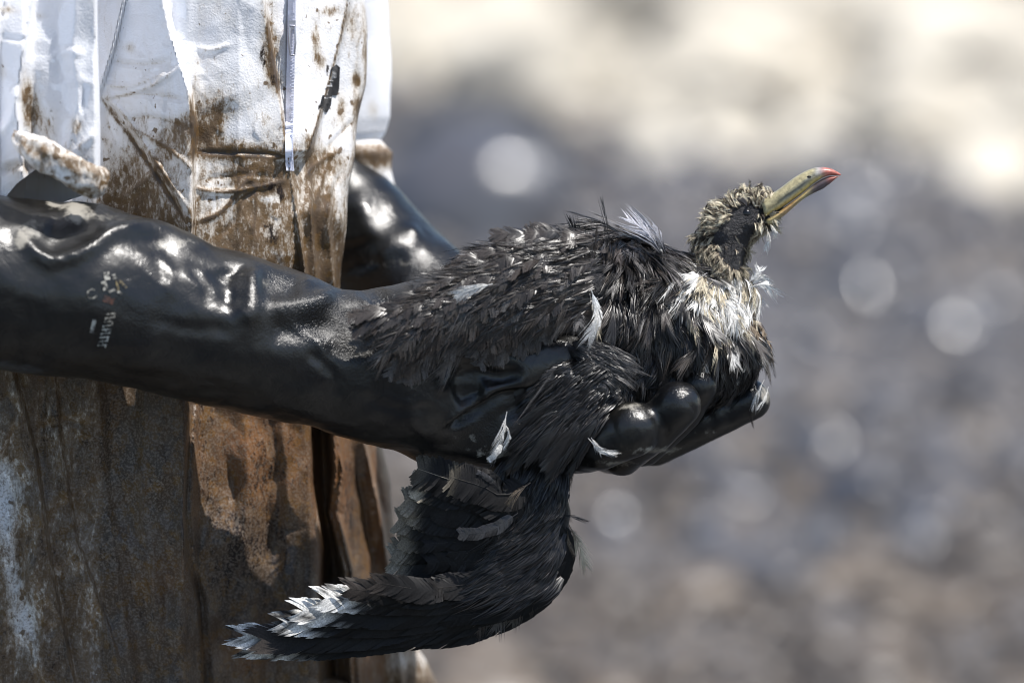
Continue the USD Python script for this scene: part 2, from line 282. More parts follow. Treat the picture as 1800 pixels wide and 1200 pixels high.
# ------------------------------------------------------------------ ground: dry rubble above, wet dark shingle below
rng = np.random.default_rng(11)
M('beach_ground', {
    'g': ('geometry', {}), 'xyz': ('separate_xyz', {}), 'nz': ('noise_texture', {'scale': 0.9, 'detail': 4.0}), 'n2': ('noise_texture', {'scale': 2.2, 'detail': 6.0, 'roughness': 0.65}), 'n3': ('noise_texture', {'scale': 22.0, 'detail': 4.0}),
    'w': add('multiply_add', {'value2': 3.0, 'value3': -1.5}), 'y': add('add', {}), 'cx': ('map_range', {'from_min': -.6, 'from_max': 1.6, 'to_min': -.6, 'to_max': 1.6, 'clamp': True}), 'ky': add('multiply_add', {'value2': 1.1}),
    'm': ('map_range', {'range_type': 'smoothstep', 'from_min': 11.0, 'from_max': 12.4, 'to_min': 0.0, 'to_max': 1.0, 'clamp': True}),
    'dry': ('rgb_ramp', {'ramp': [(0.25, (0.20, 0.18, 0.15)), (0.45, (0.42, 0.38, 0.31)), (0.7, (0.56, 0.52, 0.43))]}),
    'wet': ('rgb_ramp', {'ramp': [(0.3, (0.07, 0.066, 0.066)), (0.5, (0.115, 0.105, 0.098)), (0.7, (0.18, 0.15, 0.12))]}),
    'c': ('mix', {}), 'om': ('map_range', {'range_type': 'smoothstep', 'from_min': 1.6, 'from_max': 3.4, 'to_min': 1.0, 'to_max': 0.0, 'clamp': True}), 'oc': ('mix', {'color2': (0.016, 0.014, 0.012)}), 'r': ('map_range', {'from_min': 0.0, 'from_max': 1.0, 'to_min': 0.38, 'to_max': 0.8}),
    'b': ('bump', {'strength': 0.6, 'distance': 0.05}), 'p': ('principled_bsdf', {'specular_ior_level': 0.5})},
  [('g.position', 'xyz.vector'), ('g.position', 'nz.vector'), ('g.position', 'n2.vector'), ('g.position', 'n3.vector'), ('nz.fac', 'w.value1'), ('w.value', 'y.value1'), ('xyz.x', 'cx.value'), ('cx.result', 'ky.value1'), ('xyz.y', 'ky.value3'), ('ky.value', 'y.value2'),
   ('y.value', 'm.value'), ('n2.fac', 'dry.fac'), ('n2.fac', 'wet.fac'), ('m.result', 'c.fac'), ('wet.color', 'c.color1'), ('dry.color', 'c.color2'), ('c.color', 'oc.color1'), ('xyz.y', 'om.value'), ('om.result', 'oc.fac'), ('oc.color', 'p.base_color'),
   ('m.result', 'r.value'), ('r.result', 'p.roughness'), ('n3.fac', 'b.height'), ('b.normal', 'p.normal')])
def ground_z(x, y):
    p = np.stack([x * 0.35, y * 0.35, np.zeros_like(x)], -1)
    return (meshkit.fbm(p, 4, 3) - 0.5) * 0.28 * sstep(2.5, 8.0, np.hypot(x, y)) + 0.02 * np.clip(y - 12, 0, 40)
gx = np.concatenate([[-400, -150, -60], np.linspace(-25, 25, 170), [60, 150, 400]]); gy = np.concatenate([[-300, -60], np.linspace(-10, 45, 200), [80, 160, 400]])
X, Y = np.meshgrid(gx, gy)
obj('ground', (np.stack([X, Y, ground_z(X, Y)], -1).reshape(-1, 3), grid_faces(len(gy), len(gx))[:, ::-1]), 'beach_ground', kind='structure')

def stone_mesh(seed, sub=2, rough=0.35, flat=0.6):
    m = trimesh.creation.icosphere(sub); v = np.array(m.vertices)
    v *= (1 + rough * (meshkit.fbm(v * 1.1 + seed * 7.3, 3, seed) - 0.5) * 2)[:, None]
    v *= np.array([1.0, 0.8, flat]); return v, np.array(m.faces)
def stone_look(name, ramp, rough, spec=0.5):
    M(name, {'o': ('object_info', {}), 'g': ('geometry', {}), 'n': ('noise_texture', {'scale': 14.0, 'detail': 4.0}), 'a': add('multiply_add', {'value2': 0.5}), 'h': add('multiply', {'value2': 0.5}),
             'c': ('rgb_ramp', {'ramp': ramp}), 'p': ('principled_bsdf', {'roughness': rough, 'specular_ior_level': spec})},
      [('g.position', 'n.vector'), ('o.random', 'a.value1'), ('n.fac', 'h.value1'), ('h.value', 'a.value3'), ('a.value', 'c.fac'), ('c.color', 'p.base_color')])
stone_look('dry_stone', [(0.15, (0.30, 0.275, 0.23)), (0.5, (0.50, 0.46, 0.385)), (0.9, (0.62, 0.58, 0.50))], 0.8)
stone_look('dark_stone', [(0.2, (0.025, 0.025, 0.025)), (0.8, (0.06, 0.056, 0.052))], 0.7)
stone_look('wet_stone', [(0.15, (0.05, 0.05, 0.056)), (0.5, (0.10, 0.098, 0.105)), (0.75, (0.17, 0.145, 0.12)), (0.92, (0.30, 0.27, 0.24))], 0.42, 0.5)
stone_look('brown_stone', [(0.15, (0.04, 0.034, 0.029)), (0.5, (0.082, 0.068, 0.056)), (0.75, (0.14, 0.11, 0.082)), (0.92, (0.22, 0.19, 0.16))], 0.42, 0.5)
stone_look('glint_stone', [(0.2, (0.05, 0.05, 0.06)), (0.8, (0.10, 0.10, 0.11))], 0.27, 1.0)
def scatter(name, look, label, cat, pos, size, protos, seed):
    r = np.random.default_rng(seed)
    pi = UsdGeom.PointInstancer.Define(stage, numbered('/World/' + name))
    targets = []
    for k, (v, f) in enumerate(protos):
        pp = f'{pi.GetPath()}/stone_shape' + (f'_{k:03d}' if k else '')
        usdkit.mesh(stage, pp, (v, f), LOOKS + look, smooth=True); targets.append(pp)
    pi.CreatePrototypesRel().SetTargets([Sdf.Path(t) for t in targets])
    n = len(pos); pi.CreateProtoIndicesAttr(Vt.IntArray.FromNumpy(r.integers(0, len(protos), n).astype(np.int32)))
    pi.CreatePositionsAttr(Vt.Vec3fArray.FromNumpy(pos.astype(np.float32)))
    sc = size[:, None] * r.uniform(0.75, 1.25, (n, 3)); pi.CreateScalesAttr(Vt.Vec3fArray.FromNumpy(sc.astype(np.float32)))
    a, tx, ty = r.uniform(0, 2 * np.pi, n), r.normal(0, .22, n), r.normal(0, .22, n)
    q = np.stack([np.cos(a / 2), tx * .5, ty * .5, np.sin(a / 2)], 1); q /= np.linalg.norm(q, axis=1, keepdims=True)
    pi.CreateOrientationsAttr(Vt.QuathArray([Gf.Quath(*map(float, x)) for x in q]))
    tag(pi.GetPrim(), label, cat, None, 'stuff')
def shore(x, y): return y - 11.6 + 1.1 * np.clip(x, -.6, 1.6) + 2.4 * (meshkit.fbm(np.stack([x * .9, y * .9, 0 * x], -1), 3, 8) - .5)
n = 21000; px_ = rng.uniform(-5, 5, n); py_ = rng.uniform(2.6, 13.2, n)
k = shore(px_, py_) < 0.4; px_, py_ = px_[k], py_[k]
sz = np.clip(rng.lognormal(-3.4, 0.42, len(px_)), 0.012, 0.085)
near_ = py_ + rng.normal(0, .9, len(py_)) + .3 * px_ < 6.4
for pick_, look, lab_ in ((~near_, 'wet_stone', 'blue grey wet shingle glistening along the shore behind the bird'), (near_, 'brown_stone', 'brownish damp shingle on the lower beach nearest the person')):
    a_, b_, c_ = px_[pick_], py_[pick_], sz[pick_]
    scatter('wet_pebbles', look, lab_, 'pebbles', np.stack([a_, b_, ground_z(a_, b_) + c_ * .15], 1), c_, [stone_mesh(s, 2) for s in range(6)], 1)
n = 5200; px_ = rng.uniform(-8, 8, n); py_ = rng.uniform(9.5, 26, n)
k = shore(px_, py_) > rng.normal(0, .35, n); px_, py_ = px_[k], py_[k]
sz = np.clip(rng.lognormal(-2.5, 0.55, len(px_)), 0.03, 0.34)
scatter('dry_rubble', 'dry_stone', 'pale dry stone rubble covering the upper beach', 'rubble', np.stack([px_, py_, ground_z(px_, py_) + sz * .1], 1), sz, [stone_mesh(20 + s, 2, .5, .7) for s in range(6)], 2)
gl = np.array([(840, 400, .22), (815, 425, .15), (868, 425, .15), (1470, 392, .10), (1455, 420, .06), (1508, 572, .08), (1250, 968, .055), (1440, 985, .04), (1590, 1000, .04), (1620, 945, .04), (1700, 440, .05), (1190, 330, .06), (1600, 480, .05), (1420, 830, .04), (1340, 480, .05), (1100, 345, .06), (1560, 330, .05), (1660, 620, .05), (1300, 910, .04), (960, 330, .05), (1540, 760, .035), (1080, 950, .03), (760, 380, .08), (1050, 320, .05), (1390, 430, .05), (1640, 360, .05), (1740, 560, .04), (1620, 560, .04), (1420, 640, .05), (1240, 860, .04), (1500, 900, .035), (1650, 820, .035), (1430, 360, .06), (1500, 440, .07)])
GLINTS = gl
# the stones one can tell apart in the blur: placed where their ray meets the ground
def ground_at(px, py):
    ray = FWD + RIGHT * ((px - 900) / PXF) + UP * ((600 - py) / PXF); t = 5.0
    for _ in range(60):
        p = EYE + ray * t; t += (p[2] - float(ground_z(np.array(p[0]), np.array(p[1])))) / -ray[2] * 0.9
    return EYE + ray * t
for i, (px, py, s, look, fl, lab) in enumerate([
        (1265, 130, .20, 'dry_stone', .75, 'large pale boulder ringed by dark hollows at the top right'),
        (1188, 100, .12, 'dark_stone', 1.2, 'dark rock on the left side of the big pale boulder'),
        (1285, 205, .17, 'dark_stone', .45, 'low dark rock under the big pale boulder'),
        (1395, -8, .21, 'dark_stone', .5, 'dark rock cut by the top edge of the picture'),
        (1720, 160, .15, 'dark_stone', .6, 'dark rock in the pale rubble near the right edge'),
        (1780, 85, .14, 'dark_stone', .7, 'dark rock beside the right edge near the top'),
        (1440, 262, .12, 'dark_stone', .6, 'dark rock on the edge between pale rubble and wet shingle'),
        (850, 265, .22, 'dark_stone', .5, 'dark rock at the shore edge right of the far sleeve')]):
    p = ground_at(px, py); v, f = stone_mesh(60 + i, 3, .4, fl)
    obj('rock', (v * s + p + np.array([0, 0, s * .22]), f), look, cat='rock', label=lab)

gp = np.array([ground_at(a, b) for a, b, c in GLINTS]); gp[:, 2] += .02
scatter('shiny_stones', 'glint_stone', 'few big wet stones flashing white in the sun behind the bird', 'stones', gp + [0, 0, .01], GLINTS[:, 2] * 1.9 * rng.uniform(.5, 1.1, len(GLINTS)), [stone_mesh(90, 3, .4, .7), stone_mesh(91, 3, .4, .8), stone_mesh(92, 3, .4, .7)], 7)

# ------------------------------------------------------------------ the person in a stained white coverall and long black gloves
base = at(330, 1500, -0.16); base[2] = 0.0
person = thing('person', 'person in an oil stained white coverall and long black rubber gloves, forearms held forward', 'person', base)

# --- torso: front sheet with folds, closed round the back
ROWS, COLS = np.arange(-330, 1481, 3.2), 270
def right_edge(y):
    return interp(y, [(-330, 560), (-250, 628), (0, 640), (60, 645), (150, 642), (200, 634), (270, 625), (330, 612), (420, 604), (520, 600), (640, 640), (760, 668), (850, 688), (960, 694), (1040, 690), (1110, 720), (1160, 752), (1200, 768), (1300, 775), (1480, 770)])
yy = np.repeat(ROWS[:, None], COLS, 1)
u = np.linspace(0, 1, COLS)[None, :]
xl = -140.0
re = right_edge(yy) + 2.5 * np.sin(yy * 0.021) + 1.2 * np.sin(yy * 0.047 + 1)
xx = xl + (re - xl) * u
def base_d(x, y):
    hi = np.interp(x, [-140, 0, 150, 185, 330, 420, 500, 560, 610, 650, 700, 780], [-.02, -.01, -.01, -.008, .010, .004, -.020, -.045, -.072, -.095, -.15, -.2])
    lo = np.interp(x, [-140, 0, 70, 200, 322, 350, 450, 545, 600, 650, 690, 780], [.02, .022, .022, .012, .004, -.022, -.042, -.062, -.095, -.135, -.17, -.22])
    k = sstep(440, 660, y); return hi * (1 - k) + lo * k
def fold(x, y, curve, H, W, side=1, drop=4.0, y0=-400, y1=1500, soft=60):
    """cloth that swells over W pixels up to the curve and falls away sharply beyond it (side 1: to the right)."""
    t = (x - interp(y, curve)) * side
    p = np.where(t < 0, np.clip(1 + t / W, 0, 1) ** 1.25, np.clip(1 - t / drop, 0, 1) ** 1.5)
    return H * p * sstep(y0 - soft, y0 + soft, y) * (1 - sstep(y1 - soft, y1 + soft, y))
dd = base_d(xx, yy)
F = [([(-330, 232), (0, 218), (90, 197), (175, 172)], .012, 50, 1, 4, -400, 150, 40),
     ([(-330, 280), (0, 287), (60, 300), (160, 331), (225, 341), (300, 338), (420, 336)], .018, 150, 1, 7, -400, 430, 50),
     ([(-330, 440), (0, 464), (100, 478), (200, 496), (320, 513), (480, 536)], .013, 120, 1, 6, -400, 520, 40),
     ([(-330, 520), (0, 516), (280, 512), (400, 527), (520, 540)], .010, 60, -1, 6, -400, 520, 30),
     ([(-330, 650), (0, 612), (60, 600), (140, 581), (210, 560), (262, 545), (288, 530), (300, 524)], .016, 70, 1, 8, -400, 275, 12),
     ([(-330, 650), (0, 648), (150, 644), (260, 628), (420, 606)], .014, 70, 1, 6, -400, 420, 40),
     ([(300, 545), (400, 548), (520, 560)], .010, 24, 1, 6, 330, 560, 40),
     ([(300, 585), (400, 578), (520, 590)], .009, 24, 1, 6, 320, 560, 40),
     ([(640, 20), (800, 62), (900, 75), (1000, 90), (1200, 130)], .010, 70, 1, 6, 640, 1500, 60),
     ([(640, 95), (800, 108), (950, 135), (1100, 190), (1300, 250)], .005, 30, 1, 5, 640, 1500, 60),
     ([(650, 338), (800, 327), (900, 322), (980, 325), (1060, 348), (1200, 356), (1480, 352)], .012, 60, 1, 4, 600, 1500, 60),
     ([(650, 350), (800, 338), (900, 334), (980, 342), (1060, 364), (1200, 374), (1480, 372)], .006, 30, -1, 5, 600, 1500, 60),
     ([(650, 170), (900, 190), (1200, 235)], .005, 80, 1, 18, 640, 1500, 60), ([(650, 255), (900, 250), (1200, 290)], .0045, 70, -1, 18, 640, 1500, 60),
     ([(650, 425), (850, 440), (1000, 420), (1200, 455)], .0035, 60, 1, 20, 640, 1500, 60), ([(650, 490), (850, 505), (1200, 500)], .003, 45, -1, 18, 640, 1500, 60),
     ([(700, 544), (850, 549), (960, 566), (1080, 560), (1300, 560)], .018, 90, 1, 5, 650, 1500, 50),
     ([(700, 585), (830, 602), (900, 592), (1000, 618), (1300, 640)], .026, 26, 1, 6, 650, 1500, 50),
     ([(700, 580), (830, 588), (900, 578), (1000, 604), (1300, 622)], .020, 10, -1, 5, 650, 1500, 50),
     ([(700, 630), (780, 641), (900, 668), (1000, 684), (1300, 720)], .020, 26, 1, 6, 650, 1500, 50)]
for c, H, W, side, drop, y0, y1, soft in F: dd = dd + fold(xx, yy, c, H, W, side, drop, y0, y1, soft)
# valleys between swelling folds: dark gap behind panel B
dd = dd - 0.03 * np.exp(-((xx - interp(yy, [(700, 562), (850, 568), (960, 582), (1200, 590)])) / 15) ** 2) * sstep(640, 720, yy)
C = [([(176, 172), (215, 168), (270, 150), (330, 108)], 5, .0022), ([(176, 150), (230, 152), (290, 128)], 6, .0018), ([(176, 178), (250, 165), (335, 176)], 5, -.0022),
     ([(176, 172), (212, 210), (250, 272), (290, 330), (330, 395)], 6, -.0034), ([(184, 168), (222, 208), (262, 268), (300, 322), (338, 380)], 5, .0028), ([(215, 212), (270, 206), (335, 228)], 5, -.0016), ([(215, 216), (290, 258), (345, 305)], 6, .0020),
     ([(215, 348), (262, 312), (285, 280)], 7, .0026), ([(200, 105), (225, 112), (270, 112), (300, 105)], 5, -.002), ([(262, 140), (270, 150), (292, 122)], 5, .002),
     ([(345, 85), (375, 88), (410, 76)], 5, .002), ([(340, 266), (400, 268), (470, 270), (510, 276)], 3.4, -.0024), ([(340, 330), (380, 338), (430, 334), (505, 318)], 4, .0024), ([(350, 318), (420, 308), (500, 312)], 5, -.0015),
     ([(345, 390), (390, 372), (430, 322), (460, 300)], 6, .0026), ([(380, 420), (410, 390), (428, 350), (470, 322)], 5, -.0028), ([(425, 240), (420, 300), (415, 380)], 5, -.0014), ([(440, 300), (450, 360), (440, 440)], 6, .0016),
     ([(575, 262), (595, 240), (625, 208)], 4, -.003), ([(530, 320), (556, 290), (600, 262)], 5, .003), ([(560, 420), (580, 350), (600, 300)], 5, -.003), ([(545, 400), (560, 340), (580, 280)], 6, .003),
     ([(20, 1080), (60, 980), (80, 880)], 9, .003), ([(0, 820), (30, 900), (40, 1020), (70, 1150)], 8, -.003), ([(60, 760), (110, 740), (150, 745)], 7, -.0022), ([(80, 950), (150, 920), (230, 880), (300, 850)], 5, -.0010), ([(240, 1000), (270, 900), (300, 700)], 26, .0022),
     ([(420, 740), (440, 860), (400, 990)], 30, .005), ([(500, 800), (480, 900), (500, 1010)], 22, -.004), ([(620, 820), (640, 900), (655, 1000)], 7, -.006), ([(655, 850), (672, 930), (680, 1000)], 6, .004)]
for line, w, h in C:
    dd = dd + (crease(xx, yy, line, w, h * (.95 if line[0][0] < 345 else .65), sharp=True) if w < 12 else crease(xx, yy, line, w, h))
P3 = np.stack([xx * .012, yy * .006, np.zeros_like(xx)], -1)
dd = dd + (meshkit.fbm(P3, 2, 5) - .5) * .007
dd = dd + crumple(xx, yy, 46, .0014, 2, .8, 1.7) + crumple(xx, yy, 17, .00032, 3, 1, 1.3) + crumple(xx + .5 * yy, yy, 60, .0008, 4, 1.2, 1.2) + sstep(560, 680, yy) * (crumple(xx, yy, 38, .0022, 12, .8, 2.2) + crumple(xx, yy, 20, .0007, 13, .8, 1.6))
dd = dd - 0.012 * np.clip((u - .985) / .015, 0, 1) ** 2
front = at(xx, yy, dd)
# round the back to the left end
nb = 46; tb = np.linspace(0, 1, nb + 2)[1:-1]
r0, l0 = front[:, -1], front[:, 0]
back = r0[:, None] * (1 - tb)[None, :, None] + l0[:, None] * tb[None, :, None]
bulge = .16 * np.sin(np.pi * tb) ** .8
back = back + np.stack([-.42 * bulge, .90 * bulge, 0 * tb], -1)[None]
loop = np.concatenate([front, back], 1)
cen = loop.mean(1, keepdims=True)
shr = np.interp(ROWS, [-330, -318, -300, -270, -225, -170, 1400, 1481], [.36, .50, .66, .84, .95, 1.0, 1.0, .9])[:, None, None]
loop = cen + (loop - cen) * np.concatenate([shr, shr, np.ones_like(shr)], -1)
nx = loop.shape[1]; v = loop.reshape(-1, 3); f = grid_faces(len(ROWS), nx, True)[:, ::-1]
n0 = len(v); v = np.vstack([v, loop[0].mean(0), loop[-1].mean(0)]); j = np.arange(nx); j2 = (j + 1) % nx; last = (len(ROWS) - 1) * nx
f = np.vstack([f, np.stack([np.full(nx, n0), j, j2], 1), np.stack([np.full(nx, n0 + 1), last + j2, last + j], 1)])
PX, PY = to_px(v)
low = sstep(470, 600, PY)
oil = 0.20 + .13 * sstep(330, 350, PX) + .10 * sstep(60, 220, PY) * sstep(170, 190, PX) * (PX < 345) + .20 * sstep(130, 300, PY) * sstep(170, 190, PX) + .42 * sstep(310, 470, PY) + .35 * low
oil += blob(PX, PY, [(380, 200, 26, 38, .55), (362, 240, 26, 26, .45), (420, 270, 70, 16, .5), (440, 300, 55, 30, .42), (345, 170, 10, 60, .3), (240, 330, 70, 60, .32), (310, 240, 34, 26, .38), (330, 215, 18, 18, .4), (228, 84, 8, 10, .5),
                     (200, 390, 50, 50, .3), (470, 60, 12, 60, .35), (476, 110, 14, 34, .6), (486, 145, 12, 18, .5), (555, 75, 8, 34, .55), (565, 110, 10, 14, .5), (580, 20, 18, 10, .4), (545, 250, 12, 22, .45), (580, 280, 26, 26, .45),
                     (600, 190, 8, 30, .4), (545, 300, 10, 25, .5), (615, 40, 10, 30, .35), (628, 150, 8, 80, .3), (470, 330, 50, 40, .45), (560, 380, 26, 60, .45), (625, 140, 9, 12, .5), (636, 190, 10, 20, .6), (400, 30, 14, 20, .25)])
oil = oil - blob(PX, PY, [(600, 900, 14, 130, .38), (560, 880, 9, 130, .35), (655, 900, 16, 130, .3), (455, 850, 70, 130, .22), (620, 1150, 30, 50, .5), (690, 1160, 30, 50, .3), (430, 1140, 40, 30, .4), (240, 1000, 90, 160, .12), (410, 225, 34, 22, .35), (420, 60, 40, 120, .12), (535, 180, 20, 120, .2), (420, 285, 46, 10, .35), (5, 880, 22, 90, .62), (40, 1090, 26, 60, .42), (20, 1000, 14, 60, .4), (700, 1160, 26, 34, .5), (745, 1160, 26, 40, .6), (455, 310, 20, 8, .5), (470, 350, 30, 8, .4), (600, 250, 30, 30, .15)])
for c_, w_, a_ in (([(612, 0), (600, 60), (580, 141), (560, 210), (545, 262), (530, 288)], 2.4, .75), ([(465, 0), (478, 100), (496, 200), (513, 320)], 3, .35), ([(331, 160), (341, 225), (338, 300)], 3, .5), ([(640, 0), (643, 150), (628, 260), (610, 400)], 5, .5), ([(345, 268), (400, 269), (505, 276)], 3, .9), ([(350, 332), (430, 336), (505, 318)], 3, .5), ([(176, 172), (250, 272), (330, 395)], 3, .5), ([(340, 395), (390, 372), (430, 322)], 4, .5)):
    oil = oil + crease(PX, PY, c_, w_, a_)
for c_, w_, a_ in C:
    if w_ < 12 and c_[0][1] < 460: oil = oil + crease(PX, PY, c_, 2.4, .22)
tar = blob(PX, PY, [(463, 105, 9, 40, .8), (482, 140, 9, 16, .8), (476, 328, 15, 12, .85), (492, 345, 10, 16, .7), (478, 408, 18, 26, .8), (338, 395, 12, 14, .7), (575, 120, 6, 18, .9), (562, 190, 5, 10, .8), (350, 230, 10, 20, .4), (390, 395, 22, 10, .5), (560, 262, 10, 10, .6)])
tar += .38 * low + .35 * blob(PX, PY, [(420, 960, 70, 80, 1), (480, 800, 40, 90, .8), (620, 900, 30, 100, .6), (360, 760, 20, 100, .9), (300, 1080, 60, 60, .4), (90, 740, 40, 60, .7)])
rust = low * blob(PX, PY, [(600, 860, 22, 120, .9), (562, 900, 12, 120, .8), (660, 880, 24, 130, .8), (460, 800, 90, 110, .75), (440, 1150, 60, 40, .5), (640, 1160, 50, 50, .8), (350, 780, 14, 100, .3), (300, 1010, 60, 50, .25)])
wet = low * .5 + low * blob(PX, PY, [(200, 850, 120, 260, .45), (400, 900, 60, 130, .25)])
# seam of small lettering-free cloth texture stays in the material
coverall = obj('coverall', (v, f), 'coverall_cloth', person, prim={'oil': np.clip(oil, 0, 1.4), 'tar': np.clip(tar, 0, 1), 'wet': np.clip(wet, 0, 1), 'rust': np.clip(rust, 0, 1)})

# --- zip: tape, teeth and puller
zl = np.array([(514, -330), (516, -60), (515, 60), (512, 200), (512, 285), (520, 345), (529, 420), (536, 480)], float)
zc = spl(zl, 160)
ct = cKDTree(np.stack([xx.ravel(), yy.ravel()], 1)); dflat = dd.ravel()
def on_cloth(px, py, lift=.001):
    d_, i_ = ct.query(np.stack([np.ravel(px), np.ravel(py)], 1), k=4)
    return at(np.ravel(px), np.ravel(py), dflat[i_].mean(1) + lift)
def strip(xa, xb, ys, lift):
    A, B = on_cloth(xa, ys, lift), on_cloth(xb, ys, lift); n = len(ys)
    vv = np.stack([A, B], 1).reshape(-1, 3); k = np.arange(n - 1) * 2
    return vv, np.vstack([np.stack([k, k + 2, k + 1], 1), np.stack([k + 1, k + 2, k + 3], 1)])
kk = zc[:, 1] < 300
zip_path = obj('zip_tape', strip(zc[kk, 0] - 10, zc[kk, 0] + 4, zc[kk, 1], .002), 'zip_tape', coverall)
tz = zc[kk]; tz = spl(tz[::6], 230)
teeth = []
for i, (a, b) in enumerate(tz):
    c = on_cloth([a + (1.5 if i % 2 else -1.5)], [b], .0028)[0]
    bm = trimesh.creation.box((0.0016, 0.0011, 0.0007)); teeth.append((np.array(bm.vertices) + c, np.array(bm.faces)))
obj('zip_teeth', join(teeth), 'zip_tape', coverall, smooth=False, kind='stuff')
c = on_cloth([514], [44], .004)[0]
sl = trimesh.creation.box((.0046, .0030, .0065)); sl = trimesh.Trimesh(*trimesh.remesh.subdivide(np.array(sl.vertices), np.array(sl.faces)))
slider = obj('zip_slider', (np.array(sl.vertices) * [1, 1, 1] + c, np.array(sl.faces)), 'zip_metal', coverall, smooth=False)
pl = []
for s_ in (-1, 1): pl.append(tube([c + np.array([s_ * .0018, -.003, -.001]), c + np.array([s_ * .0022, -.0045, -.012]), c + np.array([s_ * .0014, -.003, -.021])], .0007, 6))
pl.append(tube([c + np.array([-.0018, -.003, -.0005]), c + np.array([.0018, -.003, -.0005])], .0008, 6)); pl.append(tube([c + np.array([-.0014, -.003, -.021]), c + np.array([.0014, -.003, -.021])], .0009, 6))
obj('zip_puller', join(pl), 'zip_metal', coverall)
# --- dark printed label half hidden by the flap
def patch(x0, x1, y0, y1, lift, nx_=6, ny_=12, shape=None):
    X_, Y_ = np.meshgrid(np.linspace(0, 1, nx_), np.linspace(0, 1, ny_))
    ys = y0 + (y1 - y0) * Y_; xs = np.interp(ys, shape[0], shape[1]) * (1 - X_) + np.interp(ys, shape[0], shape[2]) * X_ if shape else x0 + (x1 - x0) * X_
    return on_cloth(xs, ys, lift).reshape(-1, 3), grid_faces(ny_, nx_)
lab = obj('printed_label', join([patch(0, 0, 114, 168, .0012, shape=([114, 118, 160, 168], [590, 583, 578, 572], [592, 598, 596, 592])),
                                 patch(0, 0, 167.5, 198, .0012, shape=([167, 186, 198], [567, 563, 572], [584, 582, 575]))]), 'dark_label', coverall)
obj('label_print', join([patch(584, 591, 124, 138, .0020), patch(574, 584, 150, 152.5, .0020), patch(570, 583, 171, 173.5, .002), patch(579, 586, 141, 143, .002)]), 'label_white', lab)

# --- near sleeve: upper arm hanging to its soiled, rolled hem
sx0, sx1 = -300.0, 175.0
srow, scol = np.linspace(0, 1, 190), 120
hem = lambda x: interp(x, [(-300, 560), (-230, 640), (-160, 600), (-90, 480), (-40, 400), (0, 358), (30, 322), (60, 300), (80, 286), (110, 296), (140, 314), (176, 338)])
us = np.linspace(0, 1, scol)[None]; xs_ = np.repeat(sx0 + (sx1 - sx0) * us, len(srow), 0)
xe = 174 + 2.5 * np.sin(srow * 9)[:, None]; xs_ = sx0 + (xe - sx0) * us
ys_ = -330 + (hem(xs_) + 330) * srow[:, None]
cs = (xs_ - (-8)) / 183.0
ds = np.interp(xs_, [-300, -240, -160, -70, -25, 0, 40, 60, 168, 178], [.06, .14, .172, .165, .115, .094, .094, .088, .106, .085]) + .012 * np.sin(ys_ / 60.) * np.exp(-((xs_ - 20) / 60) ** 2) * .3
for c_, H, W, side, drop, y0, y1, soft in [([(-330, 70), (0, 54), (60, 46), (120, 38), (180, 30), (240, 34), (330, 45)], .014, 60, 1, 6, -400, 330, 40), ([(-330, 20), (0, 10), (200, -40)], .010, 40, 1, 10, -400, 330, 30),
                                   ([(-330, 180), (0, 132), (100, 128), (200, 140), (300, 120)], .006, 60, -1, 30, -400, 320, 50)]:
    ds = ds + fold(xs_, ys_, c_, H, W, side, drop, y0, y1, soft)
for line, w, h in [([(0, 64), (40, 70), (50, 62)], 5, -.002), ([(85, 110), (110, 92), (150, 95)], 7, .002), ([(120, 290), (138, 230), (150, 160)], 6, -.003), ([(112, 280), (128, 225), (142, 150)], 6, .0025),
                   ([(120, 275), (150, 250), (172, 232)], 5, .0026), ([(62, 290), (40, 262), (28, 232)], 7, .006), ([(95, 285), (70, 250), (55, 180)], 9, -.003), ([(90, 150), (130, 140), (170, 150)], 9, .0015), ([(0, 240), (20, 200), (30, 150)], 10, .005), ([(0, 300), (30, 290), (65, 293)], 7, -.006)]:
    ds = ds + crease(xs_, ys_, line, w, h * .8, sharp=w < 9)
Ps = np.stack([xs_ * .014, ys_ * .008, 0 * xs_], -1); ds = ds + (meshkit.fbm(Ps, 2, 31) - .5) * .009 + crumple(xs_, ys_, 44, .0010, 6, .9, 1.6) + crumple(xs_, ys_, 18, .0003, 7, 1, 1.3)
fr = at(xs_, ys_, ds); nbk = 40; tb = np.linspace(0, 1, nbk + 2)[1:-1]
bk = fr[:, -1][:, None] * (1 - tb)[None, :, None] + fr[:, 0][:, None] * tb[None, :, None] + np.stack([0 * tb, .10 * np.sin(np.pi * tb) ** .7, 0 * tb], -1)[None]
lp = np.concatenate([fr, bk], 1); tp_ = np.clip((-180 - np.linspace(-330, 330, len(srow))) / 150, 0, 1)[:, None, None] ** 2; lp = lp + (lp.mean(1, keepdims=True) + np.array([.05, .05, .015]) - lp) * tp_ * .75; inn = lp.mean(1, keepdims=True) + (lp - lp.mean(1, keepdims=True)) * .90     # inside of the sleeve
sv = lp.reshape(-1, 3); sf = grid_faces(len(lp), lp.shape[1], True)[:, ::-1]
QX, QY = to_px(sv)
so = .12 + blob(QX, QY, [(45, 165, 12, 46, .6), (60, 200, 18, 40, .5), (85, 230, 26, 50, .35), (10, 18, 22, 9, .6), (66, 28, 16, 6, .3), (135, 220, 12, 16, .45), (130, 290, 40, 50, .25), (90, 285, 40, 20, .35), (5, 125, 8, 20, .3), (30, 295, 40, 14, .4), (35, 340, 30, 10, .2)])
st_ = {'oil': np.clip(so, 0, 1.2), 'tar': 0 * so, 'wet': 0 * so}
sleeve = obj('sleeve', (sv, sf), 'coverall_cloth', person, prim=st_)
